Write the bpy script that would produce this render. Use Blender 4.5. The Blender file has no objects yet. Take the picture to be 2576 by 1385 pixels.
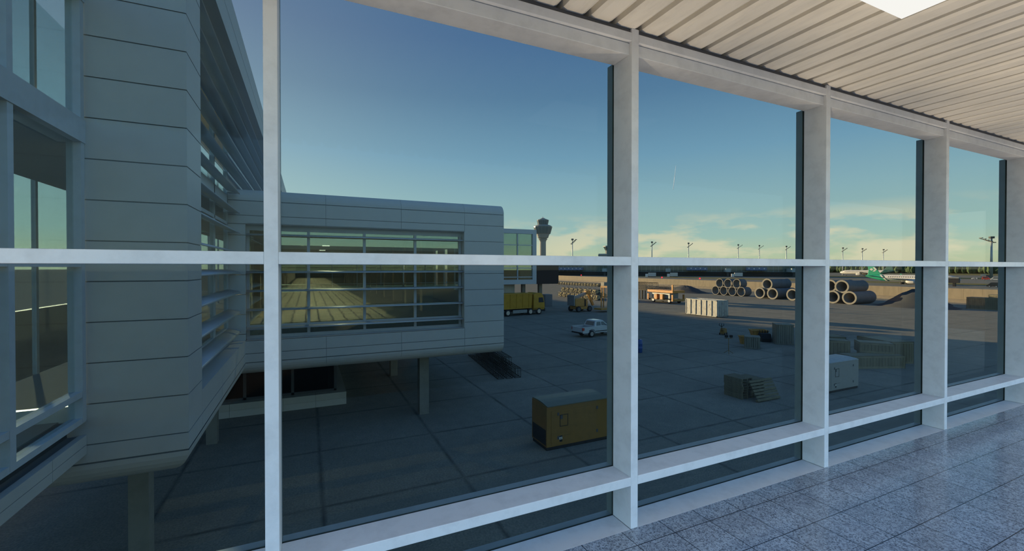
import bpy, bmesh, math, random
from mathutils import Vector, Matrix
random.seed(7)
C = bpy.context.scene.collection
PI = math.pi
def rad(a): return math.radians(a)

# ------------------------------------------------------------------ materials
def nodes(name):
    m = bpy.data.materials.new(name); m.use_nodes = True
    nt = m.node_tree; nt.nodes.clear()
    out = nt.nodes.new('ShaderNodeOutputMaterial')
    return m, nt, out
def N(nt, t, **kw):
    n = nt.nodes.new(t)
    for k, v in kw.items(): setattr(n, k, v)
    return n
def mth(nt, op, a, b=None, c=None, clamp=False):
    n = N(nt, 'ShaderNodeMath', operation=op); n.use_clamp = clamp
    for i, v in enumerate((a, b, c)):
        if v is None: continue
        if hasattr(v, 'is_linked'): nt.links.new(v, n.inputs[i])
        else: n.inputs[i].default_value = v
    return n.outputs[0]
def mixc(nt, f, a, b, mode='MIX'):
    n = N(nt, 'ShaderNodeMix', data_type='RGBA', blend_type=mode)
    for i, v in ((0, f), (6, a), (7, b)):
        if hasattr(v, 'is_linked'): nt.links.new(v, n.inputs[i])
        elif i == 0: n.inputs[0].default_value = v
        else: n.inputs[i].default_value = (*v, 1) if len(v) == 3 else v
    return n.outputs[2]
def ramp(nt, f, stops, interp='LINEAR'):
    n = N(nt, 'ShaderNodeValToRGB'); n.color_ramp.interpolation = interp
    e = n.color_ramp.elements
    while len(e) < len(stops): e.new(0.5)
    for x, (p, c) in zip(e, stops):
        x.position = p; x.color = (*c, 1) if len(c) == 3 else c
    nt.links.new(f, n.inputs[0]); return n.outputs[0]
def noise(nt, vec, scale, detail=3, rough=.6):
    n = N(nt, 'ShaderNodeTexNoise'); n.inputs['Scale'].default_value = scale
    n.inputs['Detail'].default_value = detail; n.inputs['Roughness'].default_value = rough
    nt.links.new(vec, n.inputs['Vector']); return n.outputs[0]
def coords(nt, kind='Object', scale=None):
    t = N(nt, 'ShaderNodeTexCoord').outputs[kind]
    if scale is None: return t
    mp = N(nt, 'ShaderNodeMapping'); mp.inputs['Scale'].default_value = scale
    nt.links.new(t, mp.inputs[0]); return mp.outputs[0]
MATS = {}
def mat(name, col, rough=.6, metal=0., dirt=.12, dscale=6., spec=.4, stretch=None, coat=0.):
    """painted / plain surface with procedural wear"""
    if name in MATS: return MATS[name]
    m, nt, out = nodes(name)
    b = N(nt, 'ShaderNodeBsdfPrincipled')
    v = coords(nt, 'Object', stretch)
    n1 = noise(nt, v, dscale, 5, .65)
    f = ramp(nt, n1, [(.45, (0, 0, 0)), (.75, (1, 1, 1))])
    dark = tuple(c * (1 - 2.2 * dirt) if 1 - 2.2 * dirt > .2 else c * .2 for c in col)
    colr = mixc(nt, f, col, dark)
    nt.links.new(colr, b.inputs['Base Color'])
    b.inputs['Roughness'].default_value = rough; b.inputs['Metallic'].default_value = metal
    b.inputs['Specular IOR Level'].default_value = spec
    b.inputs['Coat Weight'].default_value = coat
    nt.links.new(b.outputs[0], out.inputs[0])
    MATS[name] = m; return m
def emit(name, col, s):
    m, nt, out = nodes(name)
    e = N(nt, 'ShaderNodeEmission'); e.inputs[0].default_value = (*col, 1); e.inputs[1].default_value = s
    nt.links.new(e.outputs[0], out.inputs[0]); MATS[name] = m; return m
def glass(name, tint, refl0, refl1, power=4., gcol=(1, 1, 1)):
    """thin solid sheet of tinted glass: transmits straight through, mirrors more at grazing angles"""
    m, nt, out = nodes(name)
    t = N(nt, 'ShaderNodeBsdfTransparent'); t.inputs[0].default_value = (*tint, 1)
    g = N(nt, 'ShaderNodeBsdfGlossy'); g.inputs['Roughness'].default_value = 0.0; g.inputs[0].default_value = (*gcol, 1)
    lw = N(nt, 'ShaderNodeLayerWeight'); lw.inputs[0].default_value = .5
    f = mth(nt, 'POWER', lw.outputs['Facing'], power)
    f = mth(nt, 'MULTIPLY_ADD', f, refl1 - refl0, refl0, clamp=True)
    mx = N(nt, 'ShaderNodeMixShader'); nt.links.new(f, mx.inputs[0])
    nt.links.new(t.outputs[0], mx.inputs[1]); nt.links.new(g.outputs[0], mx.inputs[2])
    nt.links.new(mx.outputs[0], out.inputs[0]); MATS[name] = m; return m

M_frame = mat('white_frame_paint', (.70, .715, .72), .45, dirt=.07, dscale=9)
M_matte = mat('matte_white_frame', (.60, .62, .63), .95, dirt=.05, spec=0.)
M_gap = mat('dark_grey_trim', (.085, .09, .10), .6, dirt=.05)
M_ceil = mat('beige_metal_deck', (.80, .76, .67), .42, dirt=.07, dscale=5, stretch=(3, .7, 1))
M_panel = mat('white_cladding', (.60, .57, .52), .5, dirt=.03, dscale=2)
M_joint = mat('cladding_joint', (.16, .18, .19), .8, dirt=.02)
M_blade = mat('aluminium_louvre', (.56, .58, .60), .38, metal=.35, dirt=.03)
M_alu = mat('aluminium_frame', (.50, .52, .53), .45, dirt=.04)
M_conc = mat('column_concrete', (.24, .23, .19), .85, dirt=.10, dscale=3)
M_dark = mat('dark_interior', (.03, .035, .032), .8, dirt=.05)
M_in = mat('interior_plaster', (.30, .29, .26), .95, dirt=.04, spec=0.)
M_black = mat('black_rubber', (.02, .02, .021), .75, dirt=.1)
M_blackp = mat('black_paint', (.03, .03, .03), .6, dirt=.1, spec=.15)
M_chrome = mat('bright_metal', (.62, .62, .62), .3, metal=.9, dirt=.1)
M_steel = mat('grey_steel', (.28, .29, .29), .5, metal=.4, dirt=.15)
M_yel = mat('yellow_paint', (.28, .145, .03), .5, dirt=.12, dscale=4)
M_yelroof = mat('olive_roof_paint', (.14, .14, .09), .45, dirt=.1)
M_truck = mat('truck_yellow_paint', (.50, .26, .015), .45, dirt=.12, dscale=2)
M_orange = mat('orange_paint', (.60, .25, .045), .5, dirt=.15, dscale=3)
M_dorange = mat('faded_orange_paint', (.52, .26, .06), .6, dirt=.2, dscale=4)
M_white = mat('white_paint', (.72, .72, .68), .45, dirt=.05, dscale=4)
M_contw = mat('container_white_paint', (.46, .44, .385), .55, dirt=.25, dscale=5, stretch=(1, 1, .35))
M_rust = mat('rust_patch', (.16, .07, .04), .9, dirt=.2)
M_car = mat('white_car_paint', (.55, .55, .53), .25, dirt=.05, coat=.4)
M_glassdark = mat('car_window', (.03, .04, .045), .08, dirt=.02, spec=.8)
M_wood = mat('weathered_planks', (.20, .17, .105), .85, dirt=.2, dscale=3, stretch=(1, 1, .3))
M_woodl = mat('crate_frame_wood', (.25, .215, .135), .85, dirt=.15, dscale=3)
M_wcrate = mat('grey_crate_planks', (.24, .225, .17), .85, dirt=.25, dscale=3, stretch=(2, 2, .2))
M_pallet = mat('pallet_wood', (.17, .15, .09), .9, dirt=.2)
M_pipe = mat('concrete_pipe', (.13, .14, .145), .85, dirt=.15, dscale=2)
M_pipein = mat('pipe_bore', (.17, .17, .165), .9, dirt=.15, dscale=2)
M_rim = mat('pipe_rim_concrete', (.29, .26, .21), .85, dirt=.12)
M_gravel = mat('dark_gravel', (.055, .058, .06), .95, dirt=.2, dscale=20)
M_wallc = mat('sandy_wall_concrete', (.23, .19, .135), .9, dirt=.13, dscale=1.2, stretch=(1, 1, .25))
M_rebar = mat('rusty_rebar', (.035, .028, .02), .8, dirt=.2)
M_red = mat('red_paint', (.45, .05, .03), .4, dirt=.05)
M_blue = mat('blue_plastic', (.03, .09, .28), .4, dirt=.08)
M_bluef = mat('blue_fascia', (.05, .14, .30), .5, dirt=.05)
M_green = mat('jet_green_paint', (.018, .27, .16), .35, dirt=.04)
M_dgreen = mat('jet_dark_green_paint', (.01, .07, .07), .35, dirt=.04)
M_jet = mat('jet_white_paint', (.54, .51, .48), .35, dirt=.03)
M_teal = mat('jet_teal_paint', (.02, .085, .08), .4, dirt=.04)
M_tglass = mat('terminal_glass_front', (.10, .15, .13), .25, dirt=.15, dscale=.3, spec=.6)
M_troof = mat('terminal_roof_metal', (.36, .42, .42), .5, dirt=.05, dscale=.4)
M_tower = mat('tower_concrete', (.28, .27, .24), .8, dirt=.05, dscale=.5)
M_towerg = mat('tower_glass_band', (.08, .11, .11), .25, dirt=.1, dscale=1.5, spec=.6)
M_leaf = mat('tree_foliage', (.07, .11, .045), .95, dirt=.35, dscale=.9)
M_mast = mat('mast_galvanised', (.52, .52, .50), .5, metal=.3, dirt=.05)
M_lamp = mat('lamp_housing', (.06, .06, .055), .5, dirt=.05)
M_stone = None
M_sand = mat('orange_rubble', (.52, .31, .12), .95, dirt=.3, dscale=3)
M_cloud = mat('ice_cloud', (.95, .93, .92), 1., dirt=0)
M_redlamp = emit('red_beacon', (1, .05, .08), 2.2)
M_lightp = emit('lamp_diffuser', (1, .985, .93), .50)
M_hall = emit('hall_tube_light', (1, .97, .85), 3.)
G_room = glass('tinted_window_glass', (.485, .528, .512), .006, .09, 5.)
G_bldg = glass('facade_glass', (.70, .73, .66), .19, .55, 4., (.82, 1., .86))
G_side = glass('facade_glass_clear', (.80, .87, .88), .02, .25, 4.)

G_annex = glass('dark_annex_glass', (.45, .5, .45), .015, .2, 5.)
def stone_mat():
    m, nt, out = nodes('stone_fill'); b = N(nt, 'ShaderNodeBsdfPrincipled')
    v = N(nt, 'ShaderNodeTexVoronoi'); v.inputs['Scale'].default_value = 2.6
    nt.links.new(coords(nt), v.inputs['Vector'])
    s = N(nt, 'ShaderNodeSeparateColor'); nt.links.new(v.outputs['Color'], s.inputs[0])
    nt.links.new(ramp(nt, s.outputs[0], [(.0, (.05, .055, .05)), (.55, (.09, .09, .075)), (.62, (.37, .31, .17)), (1, (.46, .4, .23))], 'CONSTANT'), b.inputs['Base Color'])
    b.inputs['Roughness'].default_value = .95
    nt.links.new(b.outputs[0], out.inputs[0]); return m
M_stone = stone_mat()

def granite():
    m, nt, out = nodes('granite_floor_tiles'); b = N(nt, 'ShaderNodeBsdfPrincipled')
    pos = coords(nt)
    sx = N(nt, 'ShaderNodeSeparateXYZ'); nt.links.new(pos, sx.inputs[0])
    def joint(o, off, w):
        a = mth(nt, 'SUBTRACT', o, off); a = mth(nt, 'DIVIDE', a, .3003); a = mth(nt, 'FRACT', a)
        a = mth(nt, 'SUBTRACT', a, .5); a = mth(nt, 'ABSOLUTE', a)
        return mth(nt, 'GREATER_THAN', a, .5 - w)
    jx = joint(sx.outputs[0], 1.773 - .3003 * 40, .009); jy = joint(sx.outputs[1], 2.042 - .3003 * 40, .009)
    j = mth(nt, 'MAXIMUM', jx, jy)
    # per tile tone
    fl = N(nt, 'ShaderNodeVectorMath', operation='SUBTRACT'); nt.links.new(pos, fl.inputs[0]); fl.inputs[1].default_value = (1.773, 2.042, 0)
    sc = N(nt, 'ShaderNodeVectorMath', operation='SCALE'); nt.links.new(fl.outputs[0], sc.inputs[0]); sc.inputs['Scale'].default_value = 1 / .3003
    fo = N(nt, 'ShaderNodeVectorMath', operation='FLOOR'); nt.links.new(sc.outputs[0], fo.inputs[0])
    wn = N(nt, 'ShaderNodeTexWhiteNoise', noise_dimensions='2D'); nt.links.new(fo.outputs[0], wn.inputs['Vector'])
    big = noise(nt, pos, 5, 4, .6)
    n1 = noise(nt, pos, 110, 3, .65)
    n2 = noise(nt, pos, 42, 3, .6)
    s1 = ramp(nt, n1, [(.40, (0, 0, 0)), (.50, (1, 1, 1))])
    s2 = ramp(nt, n2, [(.36, (0, 0, 0)), (.55, (1, 1, 1))])
    base = mixc(nt, ramp(nt, big, [(.3, (0, 0, 0)), (.7, (1, 1, 1))]), (.40, .465, .54), (.55, .62, .69))
    base = mixc(nt, mth(nt, 'MULTIPLY', wn.outputs[0], .35), base, (.31, .345, .385))
    c = mixc(nt, s1, (.12, .135, .16), base); c = mixc(nt, s2, mixc(nt, .5, c, (.13, .15, .18)), c)
    c = mixc(nt, j, c, (.03, .035, .05))
    nt.links.new(c, b.inputs['Base Color'])
    b.inputs['Roughness'].default_value = .16; b.inputs['Specular IOR Level'].default_value = .6
    nt.links.new(b.outputs[0], out.inputs[0]); return m
M_floor = granite()

def apron():
    m, nt, out = nodes('apron_concrete'); b = N(nt, 'ShaderNodeBsdfPrincipled')
    pos = coords(nt); sx = N(nt, 'ShaderNodeSeparateXYZ'); nt.links.new(pos, sx.inputs[0])
    wob = mth(nt, 'MULTIPLY_ADD', noise(nt, pos, 1.3, 3, .6), .10, -.05)
    wgt = ramp(nt, noise(nt, pos, .55, 3, .6), [(.30, (.25,) * 3), (.65, (1,) * 3)])
    def joint(o, off, per, w):
        a = mth(nt, 'ADD', o, wob); a = mth(nt, 'SUBTRACT', a, off - per * 500); a = mth(nt, 'DIVIDE', a, per); a = mth(nt, 'FRACT', a)
        a = mth(nt, 'SUBTRACT', a, .5); a = mth(nt, 'ABSOLUTE', a); a = mth(nt, 'SUBTRACT', .5, a)
        return mth(nt, 'SUBTRACT', 1, mth(nt, 'DIVIDE', a, w), clamp=True)
    j = mth(nt, 'MAXIMUM', joint(sx.outputs[0], 23.6, 4.64, .026), joint(sx.outputs[1], 24.2, 4.63, .026))
    j = mth(nt, 'MULTIPLY', j, wgt)
    big = noise(nt, pos, .28, 6, .65); mid = noise(nt, pos, 1.6, 4, .7); fine = noise(nt, pos, 16, 3, .8)
    c = mixc(nt, ramp(nt, big, [(.32, (0,) * 3), (.68, (1,) * 3)]), (.29, .265, .20), (.40, .365, .275))
    c = mixc(nt, ramp(nt, mid, [(.3, (.5,) * 3), (.7, (0,) * 3)]), c, (.21, .20, .17))
    c = mixc(nt, ramp(nt, fine, [(.32, (.8,) * 3), (.62, (0,) * 3)]), c, (.13, .13, .12))
    c = mixc(nt, mth(nt, 'MULTIPLY', j, .9), c, (.07, .072, .065))
    # grass strips and taxiways beyond the perimeter wall
    def band(x0, x1): return mth(nt, 'MULTIPLY', mth(nt, 'GREATER_THAN', sx.outputs[0], x0), mth(nt, 'LESS_THAN', sx.outputs[0], x1))
    gr = mixc(nt, noise(nt, pos, .2, 4, .7), (.30, .23, .11), (.18, .18, .07))
    far = mth(nt, 'ADD', mth(nt, 'ADD', band(268, 300), band(420, 470)), band(640, 4000), clamp=True)
    far = mth(nt, 'MULTIPLY', far, mth(nt, 'LESS_THAN', sx.outputs[1], 330))
    c = mixc(nt, far, c, gr)
    nt.links.new(c, b.inputs['Base Color']); b.inputs['Roughness'].default_value = .95
    b.inputs['Specular IOR Level'].default_value = .0
    nt.links.new(b.outputs[0], out.inputs[0]); return m
M_apron = apron()

def hall_floor():
    m, nt, out = nodes('hall_floor_paving'); b = N(nt, 'ShaderNodeBsdfPrincipled')
    pos = coords(nt); sx = N(nt, 'ShaderNodeSeparateXYZ'); nt.links.new(pos, sx.inputs[0])
    br = N(nt, 'ShaderNodeTexBrick'); br.offset = .35
    mp = N(nt, 'ShaderNodeMapping'); mp.inputs['Rotation'].default_value = (0, 0, PI / 2)
    nt.links.new(pos, mp.inputs[0])
    wn = N(nt, 'ShaderNodeVectorMath', operation='ADD')
    nz = N(nt, 'ShaderNodeTexNoise'); nz.inputs['Scale'].default_value = 2.; nt.links.new(pos, nz.inputs['Vector'])
    s = N(nt, 'ShaderNodeVectorMath', operation='SCALE'); s.inputs['Scale'].default_value = .22; nt.links.new(nz.outputs['Color'], s.inputs[0])
    nt.links.new(mp.outputs[0], wn.inputs[0]); nt.links.new(s.outputs[0], wn.inputs[1]); nt.links.new(wn.outputs[0], br.inputs['Vector'])
    br.inputs['Color1'].default_value = (.56, .52, .40, 1); br.inputs['Color2'].default_value = (.46, .43, .34, 1); br.inputs['Mortar'].default_value = (.03, .033, .03, 1)
    br.inputs['Scale'].default_value = 1.; br.inputs['Brick Width'].default_value = .82; br.inputs['Row Height'].default_value = .58; br.inputs['Mortar Size'].default_value = .045; br.inputs['Mortar Smooth'].default_value = .2
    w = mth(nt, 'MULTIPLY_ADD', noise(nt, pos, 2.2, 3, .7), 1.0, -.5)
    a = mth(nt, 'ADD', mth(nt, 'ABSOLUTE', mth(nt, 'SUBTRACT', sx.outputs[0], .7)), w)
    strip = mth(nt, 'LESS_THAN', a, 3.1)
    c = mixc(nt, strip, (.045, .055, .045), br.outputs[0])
    nt.links.new(c, b.inputs['Base Color']); b.inputs['Roughness'].default_value = .7
    nt.links.new(b.outputs[0], out.inputs[0]); return m
M_hallfl = hall_floor()

# ------------------------------------------------------------------ mesh builder
class MB:
    def __init__(s): s.v = []; s.f = []; s.m = []; s.sm = []
    def add(s, vs, fs, m=0, smooth=False, M=None):
        o = len(s.v)
        for p in vs:
            p = Vector(p); s.v.append(tuple(M @ p if M is not None else p))
        for f in fs: s.f.append([i + o for i in f]); s.m.append(m); s.sm.append(smooth)
        return s
    def box(s, x0, x1, y0, y1, z0, z1, m=0, M=None):
        vs = [(x, y, z) for z in (z0, z1) for y in (y0, y1) for x in (x0, x1)]
        return s.add(vs, [(0, 2, 3, 1), (4, 5, 7, 6), (0, 1, 5, 4), (2, 6, 7, 3), (0, 4, 6, 2), (1, 3, 7, 5)], m, M=M)
    def tbox(s, b, t, m=0, M=None):
        """box with different bottom/top rectangles: (x0,x1,y0,y1,z)"""
        vs = [(x, y, r[4]) for r in (b, t) for y in (r[2], r[3]) for x in (r[0], r[1])]
        return s.add(vs, [(0, 2, 3, 1), (4, 5, 7, 6), (0, 1, 5, 4), (2, 6, 7, 3), (0, 4, 6, 2), (1, 3, 7, 5)], m, M=M)
    def prism(s, poly, axis, a, b, m=0, smooth=False, M=None):
        """extrude polygon (2-D) along axis: 'x' -> (y,z), 'y' -> (x,z), 'z' -> (x,y)"""
        def P(p, t):
            return (t, p[0], p[1]) if axis == 'x' else ((p[0], t, p[1]) if axis == 'y' else (p[0], p[1], t))
        n = len(poly); vs = [P(p, a) for p in poly] + [P(p, b) for p in poly]
        fs = [tuple(range(n)), tuple(range(2 * n - 1, n - 1, -1))]
        s.add(vs, fs, m, False, M)
        o = len(s.v) - 2 * n
        for i in range(n):
            j = (i + 1) % n; s.f.append([o + i, o + n + i, o + n + j, o + j]); s.m.append(m); s.sm.append(smooth)
        return s
    def tube(s, p0, p1, r, n=8, r1=None, m=0, smooth=True, caps=True):
        p0, p1 = Vector(p0), Vector(p1); r1 = r if r1 is None else r1
        d = (p1 - p0).normalized(); u = d.orthogonal().normalized(); w = d.cross(u)
        vs = []
        for p, q in ((p0, r), (p1, r1)):
            for i in range(n):
                a = 2 * PI * i / n; vs.append(p + (u * math.cos(a) + w * math.sin(a)) * q)
        fs = [(i, (i + 1) % n, n + (i + 1) % n, n + i) for i in range(n)]
        s.add(vs, fs, m, smooth)
        if caps: 
            o = len(s.v) - 2 * n
            s.f += [[o + i for i in range(n - 1, -1, -1)], [o + n + i for i in range(n)]]; s.m += [m, m]; s.sm += [False, False]
        return s
    def bar(s, p0, p1, w, h, m=0, up=(0, 0, 1)):
        p0, p1 = Vector(p0), Vector(p1); d = p1 - p0; L = d.length; d.normalize()
        sd = d.cross(Vector(up))
        if sd.length < 1e-4: sd = d.orthogonal()
        sd.normalize(); u = sd.cross(d)
        Mx = Matrix((( d.x, sd.x, u.x, p0.x), (d.y, sd.y, u.y, p0.y), (d.z, sd.z, u.z, p0.z), (0, 0, 0, 1)))
        return s.box(0, L, -w / 2, w / 2, -h / 2, h / 2, m, M=Mx)
    def lathe(s, prof, n=24, m=0, axis='z', c=(0, 0, 0), smooth=True, closed=False, sx=1, sy=1):
        """profile of (radius, height) swept round an axis"""
        vs = []
        for r, h in prof:
            for i in range(n):
                a = 2 * PI * (i + .5) / n; x, y = r * math.cos(a) * sx, r * math.sin(a) * sy
                p = (x, y, h) if axis == 'z' else ((h, x, y) if axis == 'x' else (x, h, y))
                vs.append((p[0] + c[0], p[1] + c[1], p[2] + c[2]))
        k = len(prof); fs = []
        for a in range(k if closed else k - 1):
            b = (a + 1) % k
            for i in range(n): fs.append((a * n + i, a * n + (i + 1) % n, b * n + (i + 1) % n, b * n + i))
        s.add(vs, fs, m, smooth)
        if not closed:
            o = len(s.v) - k * n
            for a, rev in ((0, True), (k - 1, False)):
                if prof[a][0] > 1e-4:
                    r_ = [o + a * n + i for i in range(n)]; s.f.append(r_[::-1] if rev else r_); s.m.append(m); s.sm.append(False)
        return s
    def build(s, name, mats, parent=None, bevel=0., loc=None, auto=True):
        me = bpy.data.meshes.new(name); me.from_pydata(s.v, [], s.f)
        for k in (mats if isinstance(mats, (list, tuple)) else [mats]): me.materials.append(k)
        me.polygons.foreach_set('material_index', s.m); me.polygons.foreach_set('use_smooth', s.sm)
        bm = bmesh.new(); bm.from_mesh(me); bmesh.ops.recalc_face_normals(bm, faces=bm.faces); bm.to_mesh(me); bm.free()
        me.update()
        o = bpy.data.objects.new(name, me); C.objects.link(o)
        if parent is not None: o.parent = parent
        if loc is not None: o.location = loc
        if bevel:
            b = o.modifiers.new('bevel', 'BEVEL'); b.width = bevel; b.segments = 2; b.limit_method = 'ANGLE'; b.angle_limit = rad(40)
        return o
def tag(o, label, cat, group=None, kind=None):
    o['label'] = label; o['category'] = cat
    if group: o['group'] = group
    if kind: o['kind'] = kind
    return o
def thing(name, label, cat, loc=(0, 0, 0), rz=0., group=None):
    o = bpy.data.objects.new(name, None); C.objects.link(o); o.location = loc; o.rotation_euler = (0, 0, rz)
    o.empty_display_size = .3
    return tag(o, label, cat, group)
def struct(o): o['kind'] = 'structure'; return o
def dup(o, loc, rz=None, label=None, parent=None, rot=None):
    c = o.copy(); C.objects.link(c)
    if parent is None:
        c.location = loc
        if rz is not None: c.rotation_euler = (0, 0, rz)
        if rot is not None: c.rotation_euler = rot
        if label: c['label'] = label
    else: c.parent = parent
    for ch in list(o.children): dup(ch, None, parent=c)
    return c
ORD = ['first', 'second', 'third', 'fourth', 'fifth', 'sixth', 'seventh', 'eighth', 'ninth', 'tenth', 'eleventh', 'twelfth', 'thirteenth', 'fourteenth', 'fifteenth', 'sixteenth']

# ------------------------------------------------------------------ camera, world, sun
EYE = 7.5
cam = bpy.data.cameras.new('camera'); co = bpy.data.objects.new('camera', cam); C.objects.link(co)
FPX = 1103.; cam.sensor_width = 36.; cam.lens = FPX / 2576 * 36; cam.shift_y = -8.6 / 2576
cam.clip_start = .05; cam.clip_end = 20000
co.location = (0, 0, EYE); co.rotation_euler = (rad(90 - .49), 0, rad(65.06 - 90))
bpy.context.scene.camera = co

SEL = rad(6.85)
SUN = Vector((-.40 * math.cos(SEL), .9165 * math.cos(SEL), math.sin(SEL)))
sl = bpy.data.lights.new('sun', 'SUN'); sl.energy = 18.; sl.angle = rad(.6); sl.color = (1, .68, .42)
so = bpy.data.objects.new('sun', sl); C.objects.link(so); so.rotation_euler = SUN.to_track_quat('Z', 'Y').to_euler(); so.location = (0, 0, 60)

def world():
    w = bpy.data.worlds.new('sky'); bpy.context.scene.world = w; w.use_nodes = True
    nt = w.node_tree; nt.nodes.clear(); out = N(nt, 'ShaderNodeOutputWorld'); bg = N(nt, 'ShaderNodeBackground')
    d = N(nt, 'ShaderNodeTexCoord').outputs['Generated']
    nm = N(nt, 'ShaderNodeVectorMath', operation='NORMALIZE'); nt.links.new(d, nm.inputs[0]); d = nm.outputs[0]
    s = N(nt, 'ShaderNodeSeparateXYZ'); nt.links.new(d, s.inputs[0]); z = s.outputs[2]
    k = .5
    st = [(-.02, (.30, .30, .24)), (0., (1.05, 1.0, .66)), (.025, (1.02, 1.07, .76)), (.068, (.76, 1.0, .95)), (.156, (.56, .84, 1.0)), (.24, (.37, .66, .97)), (.36, (.21, .41, .72)), (.46, (.155, .31, .64)), (.7, (.12, .26, .58)), (1., (.10, .21, .50))]
    f = mth(nt, 'MULTIPLY_ADD', z, 1 / 1.02, .02 / 1.02, clamp=True)
    col = ramp(nt, f, [((p + .02) / 1.02, tuple(c * k for c in cc)) for p, cc in st])
    def dot(v):
        n = N(nt, 'ShaderNodeVectorMath', operation='DOT_PRODUCT'); nt.links.new(d, n.inputs[0]); n.inputs[1].default_value = v; return n.outputs['Value']
    back = ramp(nt, mth(nt, 'MULTIPLY_ADD', s.outputs[1], -.5, .5), [(.42, (0,) * 3), (.68, (1,) * 3)])
    col = mixc(nt, back, col, mixc(nt, 1., col, (1.22, 1.32, 1.42), 'MULTIPLY'))
    g = mth(nt, 'POWER', mth(nt, 'MAXIMUM', dot(SUN), 0.), 7.)
    glow = mixc(nt, g, (0, 0, 0), (.36 * k, .27 * k, .15 * k))
    col = mixc(nt, 1., col, glow, 'ADD')
    # clouds low over the right-hand horizon
    mp = N(nt, 'ShaderNodeMapping'); mp.inputs['Scale'].default_value = (7, 7, 24); mp.inputs['Location'].default_value = (1.7, .6, .3); nt.links.new(d, mp.inputs[0])
    n = noise(nt, mp.outputs[0], 1.15, 6, .55)
    cl = ramp(nt, n, [(.45, (0,) * 3), (.58, (1,) * 3)])
    band = ramp(nt, mth(nt, 'MULTIPLY', z, 5., clamp=True), [(0, (.75,) * 3), (.2, (1,) * 3), (.42, (.75,) * 3), (.62, (0,) * 3)])
    az = ramp(nt, dot(Vector((.93, .36, 0)).normalized()), [(.60, (0,) * 3), (.82, (1,) * 3)])
    cm = mth(nt, 'MULTIPLY', mth(nt, 'MULTIPLY', cl, band), mth(nt, 'MULTIPLY', az, .9))
    col = mixc(nt, cm, col, (1.55 * k, 1.26 * k, .92 * k))
    nt.links.new(col, bg.inputs[0]); bg.inputs[1].default_value = 1 / k * .94
    nt.links.new(bg.outputs[0], out.inputs[0])
world()
vs = bpy.context.scene.view_settings
vs.view_transform = 'Standard'; vs.look = 'None'; vs.exposure = .9; vs.gamma = 1.; vs.use_curve_mapping = False
cy = bpy.context.scene.cycles
cy.max_bounces = 8; cy.transparent_max_bounces = 40; cy.diffuse_bounces = 4; cy.glossy_bounces = 4; cy.transmission_bounces = 4
cy.use_denoising = True; cy.sample_clamp_indirect = 6

# ------------------------------------------------------------------ ground
g = MB()
g.add([(-1500, -1500, 0), (4200, -1500, 0), (4200, 4200, 0), (-1500, 4200, 0)], [(0, 1, 2, 3)])
struct(g.build('concrete_apron', M_apron))

# ------------------------------------------------------------------ the room: floor, ceiling, window wall
D = 2.185; GY = 2.372; FZ = 5.85; CZ = 9.005
RX0, RX1, RY0 = -3.85, 16.1, -1.2
struct(MB().box(RX0, RX1, RY0, D, FZ - .32, FZ).build('floor', M_floor))
cb = MB(); pitch = .1945; x = 1.958 - pitch * 30
pts = []
while x < RX1:
    for dx, dz in ((0, 0), (.103, 0), (.126, .012), (.1262, .055), (.1688, .055), (.169, .012)): pts.append((x + dx, CZ + dz))
    x += pitch
pts = [p for p in pts if RX0 <= p[0] <= RX1]
poly = [(RX0, pts[0][1])] + pts + [(RX1, pts[-1][1]), (RX1, CZ + .4), (RX0, CZ + .4)]
n = len(poly)
def strip(mb, poly, y0, y1):
    for (a, b) in zip(poly[:-1], poly[1:]):
        mb.add([(a[0], y0, a[1]), (b[0], y0, b[1]), (b[0], y1, b[1]), (a[0], y1, a[1])], [(0, 1, 2, 3)])
strip(cb, poly + [poly[0]], RY0, GY + .05)
cb.add([(p[0], RY0, p[1]) for p in poly], [tuple(range(n))]); cb.add([(p[0], GY + .05, p[1]) for p in poly], [tuple(range(n))])
struct(cb.build('ceiling', M_ceil))
MW = .056; BAY = 2.0195
XR = [-.1186 + BAY * k for k in range(-1, 9)]          # right edges of the mullions
tn = 1
for xr in XR:
    m = MB().box(xr - MW, xr, D, GY - .006, FZ, CZ)
    m.box(xr - MW, xr, GY + .006, GY + .062, FZ - .1, EYE + 1.36)       # outer cap beyond the glass
    struct(m.build('trim_%d' % tn, M_frame, bevel=.003)); tn += 1
# rails: plinth, sill, mid bar, head beams
def rail(z0, z1, y0, y1, mtl, bev=.003, cap=False):
    global tn
    m = MB(); xs = [RX0] + XR + [RX1]
    for i in range(len(xs) - 1):
        a = xs[i] if i == 0 else xs[i]
        b = xs[i + 1] - MW if i + 1 < len(xs) - 1 else xs[i + 1]
        m.box(a, b, y0, y1, z0, z1)
        if cap: m.box(a, b, GY + .006, GY + .062, z0, z1)
    struct(m.build('trim_%d' % tn, mtl, bevel=bev)); tn += 1
rail(FZ - .32, FZ, D + .0005, GY - .006, M_frame, cap=True)
rail(EYE - 1.376, EYE - 1.320, D, GY - .006, M_frame, cap=True)
rail(EYE + .0178, EYE + .0725, D, GY - .006, M_frame)
rail(EYE + 1.346, EYE + 1.418, D + .022, GY - .006, M_frame)
rail(EYE + 1.423, EYE + 1.476, D, GY + .05, M_frame)
rail(EYE + 1.476, CZ - .0005, D + .014, GY + .05, M_gap, 0)
rail(CZ - .04, CZ + .07, GY + .051, GY + .08, M_gap, 0)
rail(EYE + 1.417, EYE + 1.424, D + .03, GY - .006, M_frame, 0)
xs = [RX0] + XR + [RX1]
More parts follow.
